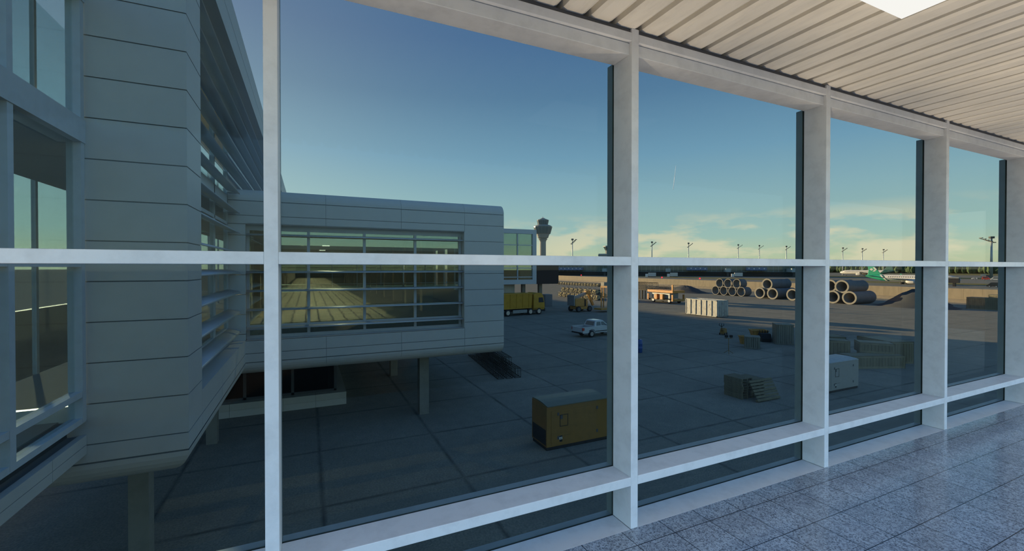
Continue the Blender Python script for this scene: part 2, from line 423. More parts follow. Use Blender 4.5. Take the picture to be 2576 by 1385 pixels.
for i in range(len(xs) - 1):
    w = bpy.data.objects.new('window_%d' % (i + 1), None); C.objects.link(w); struct(w); w.location = ((xs[i] + xs[i + 1]) / 2, GY, FZ)
    a = xs[i] - w.location.x - .02; b = xs[i + 1] - MW - w.location.x + .02
    for z0, z1 in ((-.02, .30), (.29, 1.70), (1.69, 3.03)):
        MB().box(a, b, -.005, .005, z0, z1).build('glass_pane', G_room, w)
# warm fill spots without fittings, added to brighten the walkway ceiling
for xr in XR:
    d_ = bpy.data.lights.new('ceiling_fill_spot', 'SPOT'); d_.energy = 50.; d_.color = (1, .79, .52); d_.spot_size = rad(96); d_.spot_blend = .35; d_.shadow_soft_size = 0.
    o_ = bpy.data.objects.new('ceiling_fill_spot', d_); C.objects.link(o_); o_.location = (xr - MW / 2 - BAY / 2, 1.70, 5.98); o_.rotation_euler = (rad(180 + 27), 0, 0)
# recessed ceiling lamp
lp = thing('ceiling_light', 'flat glowing white ceiling lamp set against the ribbed beige ceiling', 'lamp', (2.58, 1.088, 8.97))
MB().box(-.6, .6, -.3, .3, .012, .05).build('lamp_housing', M_white, lp)
MB().box(-.6, .6, -.3, .3, 0, .011).build('diffuser', M_lightp, lp)

# ------------------------------------------------------------------ terminal pier (left)
ZB = 3.08; FX = -2.35; MY = 11.5; BY = 21.0; ZP0, ZP1 = 15.1, 16.7; PEND = 330.
J0, JS = EYE - .266, .8165
def joints(z0, z1):
    zs = [J0 - JS * k for k in range(-12, 8)]
    zs = sorted(z for z in zs if z0 + .05 < z < z1 - .05)
    return [z0] + zs + [z1]
pier = thing('terminal_pier', 'tall white clad terminal building with rows of louvres on the left', 'building', (-4.6, MY, 0))
def P(mb, name, mats, **k):
    o = mb.build(name, mats, **k); o.parent = pier; o.matrix_parent_inverse = Matrix.Translation((4.6, -MY, 0)); return o
G = .012
# end face and corner return, clad in horizontal panels
m = MB(); zs = joints(ZB + .52, ZP1)
for a, b in zip(zs[:-1], zs[1:]):
    m.box(-4.03 if a > 4.1 else -7., FX, MY, MY + .12, a + G, b - G); m.box(FX - .12, FX, MY + .12, 12.85, a + G, b - G)
m.box(-4.036, FX - .02, MY + .02, MY + .14, ZB + .44, ZP1, 1); m.box(-7., -4.036, MY + .02, MY + .14, ZB + .44, 4.2, 1); m.box(FX - .6, FX - .02, MY + .14, 12.85 - .01, ZB + .44, ZP1, 1)
P(m, 'corner_cladding', [M_panel, M_joint])
# rounded underside edge of the end face and of the long side
def arc(r, k=7): return [(r - r * math.cos(t), -r * math.sin(t)) for t in [PI / 2 * i / k for i in range(k + 1)]]
m = MB(); r = .5
sec = arc(r)                                             # (inset, dz) from vertical tangent to underside
top = ZB + .52
path = [(-7.0, MY, 0, 1), (FX, MY, -1, 1), (FX, BY + .1, -1, 0)]
rows = []
for (px, py, ix, iy) in path: rows.append([(px + ix * s_, py + iy * s_, top - .02 + dz) for s_, dz in sec] )
k = len(sec)
for a, b in zip(rows[:-1], rows[1:]):
    for i in range(k - 1): m.add([a[i], b[i], b[i + 1], a[i + 1]], [(0, 1, 2, 3)], 0, True)
m.box(-7.0, FX - .45, MY + .45, 60, ZB - .0, ZB + .12)
P(m, 'rounded_soffit', [M_panel])
# side spandrel below the recessed glazing
m = MB(); zs = joints(ZB + .52, EYE - 2.97)
for a, b in zip(zs[:-1], zs[1:]):
    for y0, y1 in ((12.85, 15.6), (15.6, 18.35), (18.35, BY + .02)): m.box(FX - .12, FX, y0 + .008, y1 - .008, a + G, b - G)
m.box(FX - .62, FX - .02, 12.85, BY, ZB + .44, EYE - 2.985, 1)
m.box(FX - .62, FX, 12.85, BY, EYE - 2.985, EYE - 2.955)
P(m, 'side_spandrel', [M_panel, M_joint])
# parapet
m = MB(); m.box(FX - .5, FX, 12.85, PEND, ZP0, ZP0 + .78); m.box(FX - .5, FX, 12.85, PEND, ZP0 + .80, ZP1); m.box(FX - .5, FX - .02, 12.85, PEND, ZP0 + .03, ZP1 - .02, 1)
m.box(-7.0, FX - .1, MY, PEND, ZP1 - .3, ZP1 - .1)
P(m, 'parapet', [M_panel, M_joint])
# louvre blades
BZ0, BS = EYE - .165, .79
def blade(mb, y0, y1, z):
    # aerofoil-like fin, outer edge low
    pr = [(FX - .10, z - .03), (FX - .16, z + .035), (FX - .38, z + .10), (FX - .56, z + .12), (FX - .56, z + .09), (FX - .36, z + .045), (FX - .14, z - .035)]
    mb.prism(pr, 'y', y0, y1, 0, True)
for kk in range(-9, 4):
    z = BZ0 - BS * kk
    m = MB()
    if z > 10.9: blade(m, 12.6, 150, z)
    else:
        blade(m, 12.6, 20.55, z)
        m.prism([(FX - .10, 20.55), (FX - .56, 20.55), (FX - .56, 20.98), (FX - .30, 20.98)], 'z', z + .03, z + .06)
    P(m, 'louvre_blade', M_blade)
# recessed glazing
GX = FX - .62
for y in (12.9, 15.5, 18.15, 20.85):
    P(MB().box(GX - .10, GX + .04, y - .07, y + .07, 4.5, ZP0), 'window_mullion', M_alu)
for z0, z1 in ((4.52, 4.62), (5.0, 5.11), (9.25, 9.36), (9.98, 10.43), (12.75, 12.95)):
    P(MB().box(GX - .10, GX + .04, 12.85, 20.95 if z1 < 10.8 else 150, z0, z1), 'window_transom', M_alu)
P(MB().box(GX - .015, GX, 12.85, 20.95, 4.6, ZP0), 'window_pane', G_side)
P(MB().box(GX - .06, GX, 20.95, PEND, 10.7, ZP0), 'upper_wall', M_alu)
# floors, rear glazing and solid rear wall to block low sun
P(MB().box(-7.0, GX - .1, MY + .14, PEND, 9.98, 10.3), 'floor_slab', M_in)
P(MB().box(-7.0, GX - .1, MY + .14, PEND, 4.2, 4.5), 'floor_slab', M_in)
P(MB().box(-7.05, -7.0, 54, PEND, 0, ZP1 - .1), 'rear_sun_wall', M_panel)
P(MB().box(GX - .3, GX - .2, 54, PEND, 0.4, ZP0), 'inner_wall', M_in)
P(MB().box(-7.02, -7.0, MY, 22, 4.5, ZP0), 'rear_pane', G_side); P(MB().box(-7.02, -7.0, 32, 54, 4.5, ZP0), 'rear_pane', G_side)
P(MB().box(-7.05, -7.0, 22, 32, 4.4, ZP1 - .1), 'rear_sun_wall', M_panel)  # solid stretch added between the panes to keep low sun out of the walkway
gw = MB().box(-14.4, -14.0, 0, 70, 0, 5.2).build('sun_block_wall', M_joint); tag(gw, 'added dark wall blocking low sun behind the left terminal building', 'wall')  # added out of view to stop low sun leaking under the pier
for y in (13, 17, 21.5, 32.5, 37, 41, 45, 49): P(MB().box(-7.08, -6.98, y - .06, y + .06, 4.5, ZP0), 'rear_mullion', M_alu)
for (cx_, cy_) in ((-3.76, 13.65), (-3.76, 22.5), (-3.76, 31.4)):
    P(MB().box(cx_ - .2, cx_ + .2, cy_ - .2, cy_ + .2, 0, ZB + .06), 'column', M_conc)

# ------------------------------------------------------------------ glazed corridor (far left)
cor = thing('glazed_corridor', 'glass walled corridor with white frames at the far left edge', 'building', (-5.5, 7, 0))
def Q(mb, name, mats, **k):
    o = mb.build(name, mats, **k); o.parent = cor; o.matrix_parent_inverse = Matrix.Translation((5.5, -7, 0)); return o
CX = -4.02
for y in (11.42, 9.1, 6.78, 4.46):
    Q(MB().box(CX - .22, CX, y - .075, y + .075, 4.48, 13.2), 'mullion', M_matte)
for z0, z1, dx in ((9.97, 10.43, .02), (12.75, 13.2, .02)): Q(MB().box(CX - .4, CX + dx, 2.7, MY - .005, z0, z1), 'floor_band', M_matte)
for z0, z1 in ((4.97, 5.085), (4.45, 4.56), (7.525, 7.58)): Q(MB().box(CX - .2, CX - .01, 2.7, MY - .005, z0, z1), 'rail', M_matte)
for z0, z1 in ((4.5, 9.99), (10.4, 12.8)): Q(MB().box(CX - .13, CX - .115, 2.7, MY, z0, z1), 'window_pane', G_side)
Q(MB().box(CX - .5, CX - .3, 2.7, MY, 4.15, 4.46), 'shaded_gap_back', M_dark)  # near-black back of the gap, its shade put into the colour
m = MB()
for y0, y1 in ((2.7, 5.2), (5.2, 7.7), (7.7, 10.2), (10.2, MY - .005)): m.box(CX - .12, CX, y0 + .006, y1 - .006, 3.99, 4.18); m.box(CX - .12, CX, y0 + .006, y1 - .006, 3.80, 3.98)
m.box(CX - 2.9, CX - .02, 2.7, MY - .01, 3.82, 4.16, 1)
Q(m, 'skirt_cladding', [M_panel, M_joint])
Q(MB().box(-6.9, CX - .42, 2.7, MY, 9.95, 10.25), 'floor_slab', M_in)
Q(MB().box(-6.99, CX - .42, 2.7, MY + .139, 4.21, 4.49), 'floor_slab', M_in)
Q(MB().box(-7.02, -7.0, 2.7, MY, 4.4, 13.2), 'rear_pane', G_side)

# ------------------------------------------------------------------ connector block (centre left)
blk = thing('connector_block', 'raised white boxy wing with rounded edges and a wide louvred window', 'building', (3.3, BY, 0))
def R(mb, name, mats, **k):
    o = mb.build(name, mats, **k); o.parent = blk; o.matrix_parent_inverse = Matrix.Translation((-3.3, -BY, 0)); return o
BX0, BX1, BT = FX - .62, 9.3, 10.80
WX0, WX1, WZ0, WZ1 = FX + .02, 7.12, 4.52, 9.33
seams = [BX0, -.62 + .0, 2.0 + .05, 4.62 + .0, WX1 + .02, BX1]
seams = [BX0, .72, 4.0, WX1 + .02, BX1]
m = MB()
def panelrow(x0, x1, z0, z1):
    zs = joints(z0, z1)
    for a, b in zip(zs[:-1], zs[1:]):
        m.box(x0 + .007, x1 - .007, BY, BY + .12, a + G, b - G)
for a, b in zip(seams[:-1], seams[1:]):
    if a >= WX1: panelrow(a, b, ZB + .52, BT - .52)
    else:
        panelrow(a, b, ZB + .52, WZ0); panelrow(a, b, WZ1, BT - .52)
panelrow(BX0, WX0, WZ0, WZ1)
m.box(BX0, BX1 - .01, BY + .02, BY + .14, ZB + .5, WZ0 - .01, 1); m.box(BX0, BX1 - .01, BY + .02, BY + .14, WZ1 + .01, BT - .5, 1); m.box(WX1 + .01, BX1 - .01, BY + .02, BY + .14, WZ0, WZ1, 1)
m.box(WX0, WX1, BY + .0, BY + .55, WZ0 - .03, WZ0); m.box(WX0, WX1, BY, BY + .55, WZ1, WZ1 + .03); m.box(WX1, WX1 + .03, BY, BY + .55, WZ0, WZ1)
R(m, 'wall_cladding', [M_panel, M_joint])
m = MB()
for sgn, zc in ((1, BT - .5), (-1, ZB + .5)):
    sec = [(BY + s_, zc - sgn * dz) for s_, dz in arc(.5)]
    for a, b in zip(seams[:-1], seams[1:]):
        for p, q in zip(sec[:-1], sec[1:]):
            m.add([(a + .004, p[0], p[1]), (b - .004, p[0], p[1]), (b - .004, q[0], q[1]), (a + .004, q[0], q[1])], [(0, 1, 2, 3)], 0, True)
m.box(BX0, BX1, BY + .5, 100, BT - .15, BT); m.box(BX0, BX1, BY + .5, 100, ZB, ZB + .15)
R(m, 'rounded_edges', [M_panel])
for xx in (WX0 + .03, .02, 2.385, 4.75, WX1 - .09):
    R(MB().box(xx - .06, xx + .06, BY + .43, BY + .55, WZ0, WZ1), 'window_mullion', M_alu)
for z0, z1 in ((WZ0, WZ0 + .14), (4.97, 5.09), (WZ1 - .22, WZ1)):
    R(MB().box(WX0, WX1, BY + .44, BY + .54, z0, z1), 'window_transom', M_alu)
for a, b in zip((WX0 + .03, .02, 2.385, 4.75), (.02, 2.385, 4.75, WX1 - .09)):
    R(MB().box(a, b, BY + .50, BY + .512, WZ0, WZ1), 'window_pane', G_bldg)
for kk in range(-2, 4):
    z = BZ0 - BS * kk
    if z > WZ1: continue
    pr = [(BY + .06, z - .035), (BY + .12, z + .02), (BY + .34, z + .055), (BY + .34, z + .035), (BY + .10, z - .04)]
    R(MB().prism(pr, 'x', WX0, WX1 - .01, 0, True), 'louvre_blade', M_blade)
HF = 5.12
R(MB().box(BX0 + .1, BX1 - .1, BY + .6, 130, HF - .3, HF), 'hall_floor', M_hallfl)
R(MB().box(BX0 + .1, BX1 - .1, BY + .6, 130, 9.2, 9.4), 'hall_ceiling', M_in)
R(MB().box(BX0, BX0 + .1, BY + .5, 130, ZB, BT - .1), 'hall_wall', M_in)
m = MB(); m.box(BX1 - .12, BX1, BY + .5, 130, ZB + .15, HF + .9); m.box(BX1 - .12, BX1, BY + .5, 130, 8.9, BT - .15)
y = BY + .5
while y < 130: m.box(BX1 - .12, BX1, y, y + 1.6, HF + .9, 8.9); y += 2.6
R(m, 'hall_side_wall', M_panel)
for i in range(14):
    y = 24.2 + 4.4 * i
    R(MB().box(5.75, 6.35, y, y + .6, HF, 9.2), 'hall_column', M_in)
    if i < 10: R(MB().box(BX0 + .1, BX0 + .5, y, y + .6, HF, 9.2), 'hall_column', M_in)
for y in (35., 44.):
    R(MB().box(.95, 1.45, y - .06, y + .06, 9.12, 9.19), 'hall_light', M_hall)
for i in range(15):  # unseen spots added to brighten the paved strip of the hall
    d_ = bpy.data.lights.new('hall_fill_spot', 'SPOT'); d_.energy = 850.; d_.color = (1, .84, .58); d_.spot_size = rad(128); d_.spot_blend = .3; d_.shadow_soft_size = 0.
    o_ = bpy.data.objects.new('hall_fill_spot', d_); C.objects.link(o_); o_.location = (.7, 24. + 6.5 * i, 9.1)
R(MB().box(BX0, BX1, 129.5, 129.8, ZB, BT - .1), 'hall_end_wall', M_in)
for cx_, cy_ in ((5.40, 22.55), (5.42, 31.4)):
    R(MB().box(cx_ - .24, cx_ + .24, cy_ - .24, cy_ + .24, 0, ZB + .06), 'column', M_conc)

# ground-floor annex under the block
an = thing('ground_floor_annex', 'low dark glass annex on a white plinth beneath the raised wing', 'building', (-1, 26, 0))
def S(mb, name, mats, **k):
    o = mb.build(name, mats, **k); o.parent = an; o.matrix_parent_inverse = Matrix.Translation((1, -26, 0)); return o
m = MB()
for a, b in ((-7.0, -3.6), (-3.6, -1.2), (-1.2, .35), (.35, 1.9)): m.box(a + .006, b - .006, 25.85, 26.4, 0, .34); m.box(a + .006, b - .006, 25.85, 26.4, .345, .68)
m.box(-6.98, 1.89, 25.87, 38, 0, .66, 1); m.box(1.4, 1.9, 26.4, 38, 0, .68)
S(m, 'plinth', [M_panel, M_joint])
for xx in (-5.4, -3.0, -.78, 1.36): S(MB().box(xx - .07, xx + .07, 26.36, 26.5, .68, ZB + .05), 'mullion', M_gap)
S(MB().box(-7.0, 1.4, 26.36, 26.46, .68, .80), 'bottom_rail', M_gap)
S(MB().box(-7.0, 1.36, 26.44, 26.46, .8, ZB + .05).box(1.36, 1.38, 26.46, 38, .8, ZB + .05), 'window_pane', G_annex)
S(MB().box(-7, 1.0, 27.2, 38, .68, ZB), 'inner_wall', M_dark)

# jet-bridge head behind the block
jb = thing('boarding_bridge', 'glazed white boarding bridge with a black box end beside the raised wing', 'bridge', (28, 66, 0))
def T(mb, name, mats, **k):
    o = mb.build(name, mats, **k); o.parent = jb; o.matrix_parent_inverse = Matrix.Translation((-28, -66, 0)); return o
m = MB(); x0, x1, z0, z1 = 22.0, 35.3, 4.84, 14.05; yb = 66.
m.box(x0, x1, yb, yb + .6, z0, z0 + .75); m.box(x0, x1, yb, yb + .6, z1 - .75, z1); m.box(x1 - .72, x1, yb, yb + .6, z0 + .75, z1 - .75); m.box(x0, x0 + .6, yb, yb + .6, z0 + .75, z1 - .75)
m.box(x0, x1, yb + .6, yb + 9, z1 - .4, z1); m.box(x0, x1, yb + .6, yb + 9, z0, z0 + .4); m.box(x1 - .2, x1, yb + .6, yb + 9, z0 + .4, z1 - .4)
T(m, 'frame_box', M_alu)
for xx in (24.85, 28.3, 31.8): T(MB().box(xx - .08, xx + .08, yb + .1, yb + .3, z0 + .75, z1 - .75), 'mullion', M_alu)
for z in (6.03, 7.55, 11.4): T(MB().box(x0 + .6, x1 - .72, yb + .1, yb + .26, z - .07, z + .07), 'transom', M_alu)
T(MB().box(x0 + .6, x1 - .72, yb + .25, yb + .28, z0 + .75, z1 - .75), 'window_pane', G_bldg)
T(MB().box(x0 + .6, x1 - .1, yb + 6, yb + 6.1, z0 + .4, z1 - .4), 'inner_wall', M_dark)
T(MB().box(x1 + .03, 39.9, yb + .4, yb + 6.5, 4.80, 9.05), 'tunnel_box', M_blackp)
for xx in (33.9, 37.2): T(MB().box(xx - .3, xx + .3, yb + 2, yb + 2.6, 0, 4.86), 'leg', M_conc)
wb = MB().box(27.5, 32.6, 69.0, 73.5, 0, 4.83).build('service_hut', M_panel)
tag(wb, 'plain grey service block under the boarding bridge behind the yellow truck', 'hut')
hb = MB().box(42.3, 43.9, 75.4, 77.2, 0, 2.35).build('site_cabin', M_joint, bevel=.05)
tag(hb, 'dark plain site cabin just beyond the cab of the yellow truck', 'cabin')

# ------------------------------------------------------------------ yard: generators
def generator(name, label, loc, body, roof):
    t = thing(name, label, 'generator', loc, 0, None)
    L, Dp = 3.1, 1.3
    MB().box(.03, L - .03, .03, Dp - .03, 0, .16).build('base_skid', M_blackp, t, bevel=.01)
    prof = [(0, .14), (Dp, .14), (Dp, 1.86), (.75, 1.87), (.45, 1.85), (0, 1.80)]
    MB().prism(prof, 'x', 0, L).build('enclosure', body, t, bevel=.015)
    rp = [(-.02, 1.79), (.02, 1.79), (.46, 1.855), (.76, 1.88), (Dp, 1.87), (Dp + .01, 1.90), (.75, 1.915), (.44, 1.895), (-.02, 1.83)]
    MB().prism(rp, 'x', .03, L - .03).build('roof', roof, t, bevel=.004)
    MB().box(-.012, .004, .06, Dp - .10, .22, .85).build('air_intake', M_blackp, t)
    q = MB().box(.22, 2.62, -.012, 0, .22, 1.62)
    for i in range(8): q.box(.80 + i * .045, .82 + i * .045, -.016, -.011, .53, .545, 1)
    q.build('door', [body, M_blackp], t)
    q = MB()
    q.box(.62, 1.02, -.022, -.012, 1.40, 1.425); q.box(.62, 1.02, -.022, -.012, .93, .955); q.box(.62, .645, -.022, -.012, .955, 1.40); q.box(.995, 1.02, -.022, -.012, .955, 1.40)
    wn = q.build('hatch_frame', M_blackp, t, bevel=.01)
    MB().box(.65, .76, -.02, -.012, 1.24, 1.40).build('control_panel', M_gap, wn)
    for hx, hz in ((.50, 1.40), (.50, .42), (2.45, 1.42), (2.45, .42)): MB().box(hx, hx + .09, -.03, -.012, hz, hz + .13).build('hinge', M_gap, t, bevel=.01)
    s = MB().box(.60, .74, -.018, -.012, .30, .56, 0).box(.60, .74, -.020, -.0185, .50, .56, 1).box(.60, .74, -.020, -.0185, .30, .40, 1)
    s.prism([(.63, .42), (.71, .42), (.67, .49)], 'y', -.021, -.0185, 2); s.build('warning_sticker', [M_white, M_blackp, M_yel], t)
    return t
generator('diesel_generator', 'boxy yellow generator with an olive roof standing nearest the window', (8.83, 15.63, 0), M_yel, M_yelroof)
generator('diesel_generator', 'boxy white generator standing in front of the stacked wooden crates', (28.2, 15.73, 0), mat('generator_white_paint', (.33, .32, .29), .5, dirt=.06), mat('generator_roof_paint', (.36, .37, .37), .45))

# ------------------------------------------------------------------ wheels and vehicles
def wheel(parent, x, y, r, w, rimr=.6, name='wheel', side=-1, rim=M_chrome):
    m = MB(); m.lathe([(r * .55, -w / 2), (r * .93, -w / 2), (r, -w * .32), (r, w * .32), (r * .93, w / 2), (r * .55, w / 2)], 20, 0, 'y')
    o = m.build(name, M_black, parent, loc=(x, y, r))
    q = MB(); q.lathe([(0, side * w * .30), (r * .2, side * w * .34), (r * .25, side * w * .22), (r * rimr * .8, side * w * .26), (r * rimr, side * w * .46), (r * rimr * 1.02, side * w * .52)], 16, 0, 'y')
    for i in range(6):
        a = i * PI / 3; q.bar((0, side * w * .36, 0), (math.cos(a) * r * rimr, side * w * .44, math.sin(a) * r * rimr), r * .14, .03)
    q.build('rim', rim, o)
    return o
def pickup(loc, rz):
    t = thing('pickup_truck', 'white crew-cab pickup truck seen from its tailgate on the dark apron', 'pickup truck', loc, rz)
    W = .92
    body = MB()
    side = [(0, .50), (.82, .50), (.86, .72), (1.05, .86), (1.32, .90), (1.58, .84), (1.75, .68), (1.80, .46), (3.85, .46), (3.90, .70), (4.10, .86), (4.35, .90), (4.60, .84), (4.78, .66), (4.84, .50), (5.30, .52), (5.34, .85), (5.25, 1.02), (4.1, 1.13), (3.85, 1.16), (1.70, 1.16), (1.70, 1.18), (0, 1.16)]
    for s_ in (-1, 1): body.prism(side, 'y', s_ * W, s_ * (W - .07))
    body.box(.02, 1.72, -W + .07, W - .07, .58, .66); body.box(1.62, 1.72, -W + .07, W - .07, .66, 1.16)
    body.prism([(3.55, 1.0), (3.55, 1.17), (4.1, 1.15), (5.2, 1.04), (5.3, .9), (5.3, .55), (3.55, .55)], 'y', -W + .07, W - .07)
    body.box(1.72, 3.6, -W + .07, W - .07, .46, 1.1)
    body.build('body', M_car, t, bevel=.02)
    MB().box(-.04, .03, -W + .08, W - .08, .60, 1.15).build('tailgate', M_car, t, bevel=.02)
    MB().box(.05, 1.6, -W + .09, W - .09, .66, .68).build('bed_liner', M_blackp, t)
    cab = MB().tbox((1.72, 3.75, -W + .03, W - .03, 1.15), (1.95, 3.05, -W + .18, W - .18, 1.74)); cab.tbox((1.95, 3.05, -W + .18, W - .18, 1.74), (2.05, 2.95, -W + .3, W - .3, 1.79))
    cb_ = cab.build('cab', M_car, t, bevel=.03)
    MB().add([(1.745, -.70, 1.24), (1.745, .70, 1.24), (1.905, .62, 1.66), (1.905, -.62, 1.66)], [(0, 1, 2, 3)], M=Matrix.Translation((-.018, 0, 0))).build('rear_window', M_glassdark, cb_)
    MB().add([(3.66, -.76, 1.2), (3.66, .76, 1.2), (3.12, .66, 1.70), (3.12, -.66, 1.70)], [(0, 1, 2, 3)], M=Matrix.Translation((.03, 0, 0))).build('windscreen', M_glassdark, cb_)
    for s_ in (-1, 1):
        for pts_ in ([(1.95, 1.22), (2.62, 1.22), (2.62, 1.62), (2.08, 1.62)], [(2.70, 1.22), (3.50, 1.22), (3.08, 1.62), (2.70, 1.62)]):
            q = [(x_, s_ * (W - .03 - (z_ - 1.15) / .59 * .15 + .006), z_) for x_, z_ in pts_]
            MB().add(q, [(0, 1, 2, 3)]).build('side_window', M_glassdark, cb_)
        MB().box(-.045, .22, s_ * (W - .12), s_ * (W + .004), .80, 1.10).build('tail_light', M_red, t, bevel=.01)
        MB().box(1.8, 3.9, s_ * (W - .02), s_ * (W + .015), .60, .68).build('side_moulding', M_blackp, t)
        MB().box(3.42, 3.52, s_ * W, s_ * (W + .18), 1.18, 1.32).build('wing_mirror', M_car, t, bevel=.02)
        for x_ in (1.30, 4.35): wheel(t, x_, s_ * (W - .13), .38, .25, side=s_)
    MB().box(-.10, .05, -W + .05, W - .05, .46, .60).build('rear_bumper', M_blackp, t, bevel=.02)
    return t
a7 = rad(7)
pickup((27.91 - 1.30 * math.cos(a7) - .79 * math.sin(a7), 39.56 - 1.30 * math.sin(a7) + .79 * math.cos(a7), 0), a7)

def tipper(loc, rz):
    t = thing('tipper_truck', 'yellow four-axle tipper truck parked against the corner of the raised wing', 'truck', loc, rz)
    W = 1.25
    ch = MB().box(.2, 9.6, -.5, .5, .75, 1.05); ch.box(3.6, 6.2, -W + .05, -W + .12, .45, .85); ch.box(3.6, 6.2, W - .12, W - .05, .45, .85)
    ch.build('chassis', M_blackp, t, bevel=.02)
    MB().box(3.5, 6.25, -W + .0, -W + .06, .42, .92).build('side_guard', M_steel, t, bevel=.02)
    bd = MB()
    bd.tbox((.1, 7.2, -W + .12, W - .12, 1.12), (-.1, 7.3, -W, W, 3.45))
    b_ = bd.build('tipper_body', M_truck, t, bevel=.03)
    rb = MB()
    for xx in (.6, 1.8, 3.0, 4.2, 5.4, 6.6): rb.tbox((xx, xx + .12, -W + .06, W - .06, 1.15), (xx, xx + .12, -W - .06, W + .06, 3.4))
    rb.box(-.12, 7.32, -W - .06, W + .06, 3.38, 3.52); rb.box(.1, 7.2, -W + .05, W - .05, 1.1, 1.22)
    rb.build('body_ribs', M_truck, b_, bevel=.02)
    MB().box(.1, 7.1, -W + .1, W - .1, 3.45, 3.5).build('load_cover', M_gap, b_)
    cb_ = MB().prism([(7.55, .75), (9.75, .75), (9.85, 1.1), (9.80, 1.9), (9.55, 2.95), (9.2, 3.45), (8.3, 3.55), (7.55, 3.3)], 'y', -W + .02, W - .02).build('cab', M_truck, t, bevel=.05)
    MB().prism([(9.83, 1.95), (9.60, 2.85), (9.63, 2.87), (9.86, 1.96)], 'y', -W + .15, W - .15).build('windscreen', M_glassdark, cb_)
    for s_ in (-1, 1):
        MB().prism([(8.55, 1.95), (9.62, 1.95), (9.42, 2.75), (8.55, 2.75)], 'y', s_ * (W - .03), s_ * (W - .012)).build('side_window', M_glassdark, cb_)
        MB().prism([(7.6, .5), (9.8, .5), (9.8, 1.1), (7.6, 1.1)], 'y', s_ * (W - .05), s_ * (W - .02)).build('step_panel', M_blackp, t)
        for x_ in (1.25, 2.6, 6.95, 8.65): wheel(t, x_, s_ * (W - .17), .53, .34, side=s_)
    MB().box(9.75, 9.95, -W + .05, W - .05, .45, .95).build('front_bumper', M_blackp, t, bevel=.03)
    return t
dr = rad(9)
tipper((27.83 - 2.6 * math.cos(dr) - 1.08 * math.sin(dr) + .3, 62.12 - 2.6 * math.sin(dr) + 1.08 * math.cos(dr), 0), dr)

# articulated boom lift
t = thing('boom_lift', 'orange boom lift with a rounded engine cover and folded arm', 'boom lift', (42.3, 64.2, 0), rad(8))
MB().box(-.9, 2.3, -1.0, 1.0, .45, .95).build('chassis', M_dorange, t, bevel=.05)
MB().prism([(-1.25, .98), (1.55, .98), (1.62, 1.7), (1.35, 2.15), (.7, 2.32), (-.2, 2.38), (-1.25, 2.3)], 'y', -1.05, .35).build('engine_cover', M_dorange, t, bevel=.08)
MB().prism([(.75, 1.0), (1.1, 1.0), (1.1, 2.1), (.75, 2.25)], 'y', -1.07, -1.04).build('vent_panel', M_blackp, t)
MB().bar((-1.0, .6, 2.1), (3.2, .6, 3.25), .4, .45).build('lower_arm', M_steel, t, bevel=.03)
MB().bar((3.0, .6, 3.3), (4.2, .5, .9), .35, .4).build('upper_arm', M_dorange, t, bevel=.03)
MB().box(2.4, 3.4, .25, .95, 2.9, 3.55).build('arm_joint', M_dorange, t, bevel=.06)
MB().box(-1.45, -1.2, -.9, .9, 1.1, 2.9).build('counterweight', M_steel, t, bevel=.05)
for x_ in (-.55, 1.95):
    for s_ in (-1, 1): wheel(t, x_, s_ * 1.0, .5, .38, side=s_, rim=M_gap)

# orange access tower partly behind the window post
t = thing('scaffold_tower', 'tall open orange steel frame tower right of the boom lift', 'scaffold', (46.6, 61.2, 0), rad(8))
for x_ in (0, .55, 1.5):
    for y_ in (0, 1.6): MB().box(x_ - .07, x_ + .07, y_ - .07, y_ + .07, .3, 4.4).build('post', M_dorange, t)
for z_, h in ((4.3, .28), (2.55, .16), (.55, .3)): MB().box(-1.6 if z_ < 1 else -.1, 1.6, -.1, 1.7, z_ - h / 2, z_ + h / 2).build('deck', M_dorange, t)
q = MB(); q.bar((0, 0, .6), (1.5, 0, 2.5), .06, .06); q.bar((1.5, 0, 2.5), (0, 0, 4.3), .06, .06); q.build('brace', M_dorange, t)
MB().bar((.9, -.1, .9), (1.6, -1.3, 0), .14, .14).build('outrigger', M_dorange, t)

# orange scissor platform
t = thing('scissor_lift', 'low orange scissor platform on white wheels behind the white container', 'lift', (69.5, 69.3, 0), 0)
MB().box(0, 3.4, 0, 7.6, 2.25, 2.78).build('platform', M_orange, t, bevel=.03)
MB().box(.5, 2.9, 1.3, 6.6, 1.0, 2.25).build('scissor_housing', M_steel, t, bevel=.04)
for y_ in (2.9, 4.6): MB().box(-.02, .5, y_, y_ + .85, .75, 1.9).build('battery_box', M_orange, t, bevel=.03)
for y_ in (0, 7.25): 
    for x_ in (0, 3.15): MB().box(x_, x_ + .25, y_, y_ + .35, .55, 1.9).build('corner_post', M_orange, t)
MB().box(.2, 3.2, .1, 7.5, .45, .8).build('chassis', M_blackp, t)
MB().box(.3, 3.2, -.05, .25, .55, .95).build('end_step', M_dorange, t)
MB().box(-.02, .22, -.02, .3, 2.78, 4.0).build('tall_post', M_orange, t)
q = MB()
for y_ in (.8, 2.6, 4.4, 6.2, 7.5):
    q.tube((.1, y_, 2.75), (.1, y_, 3.85), .03, 6); q.tube((3.3, y_, 2.75), (3.3, y_, 3.85), .03, 6)
for z_ in (3.3, 3.85): q.tube((.1, .8, z_), (.1, 7.5, z_), .025, 6); q.tube((3.3, .2, z_), (3.3, 7.5, z_), .025, 6)
q.build('guard_rail', M_gap, t)
for x_ in (.35, 3.05):
    for y_ in (1.25, 6.0):
        w_ = wheel(t, x_, y_, .48, .34, side=-1 if x_ < 1 else 1, rim=M_white); w_.rotation_euler = (0, 0, -PI / 2)

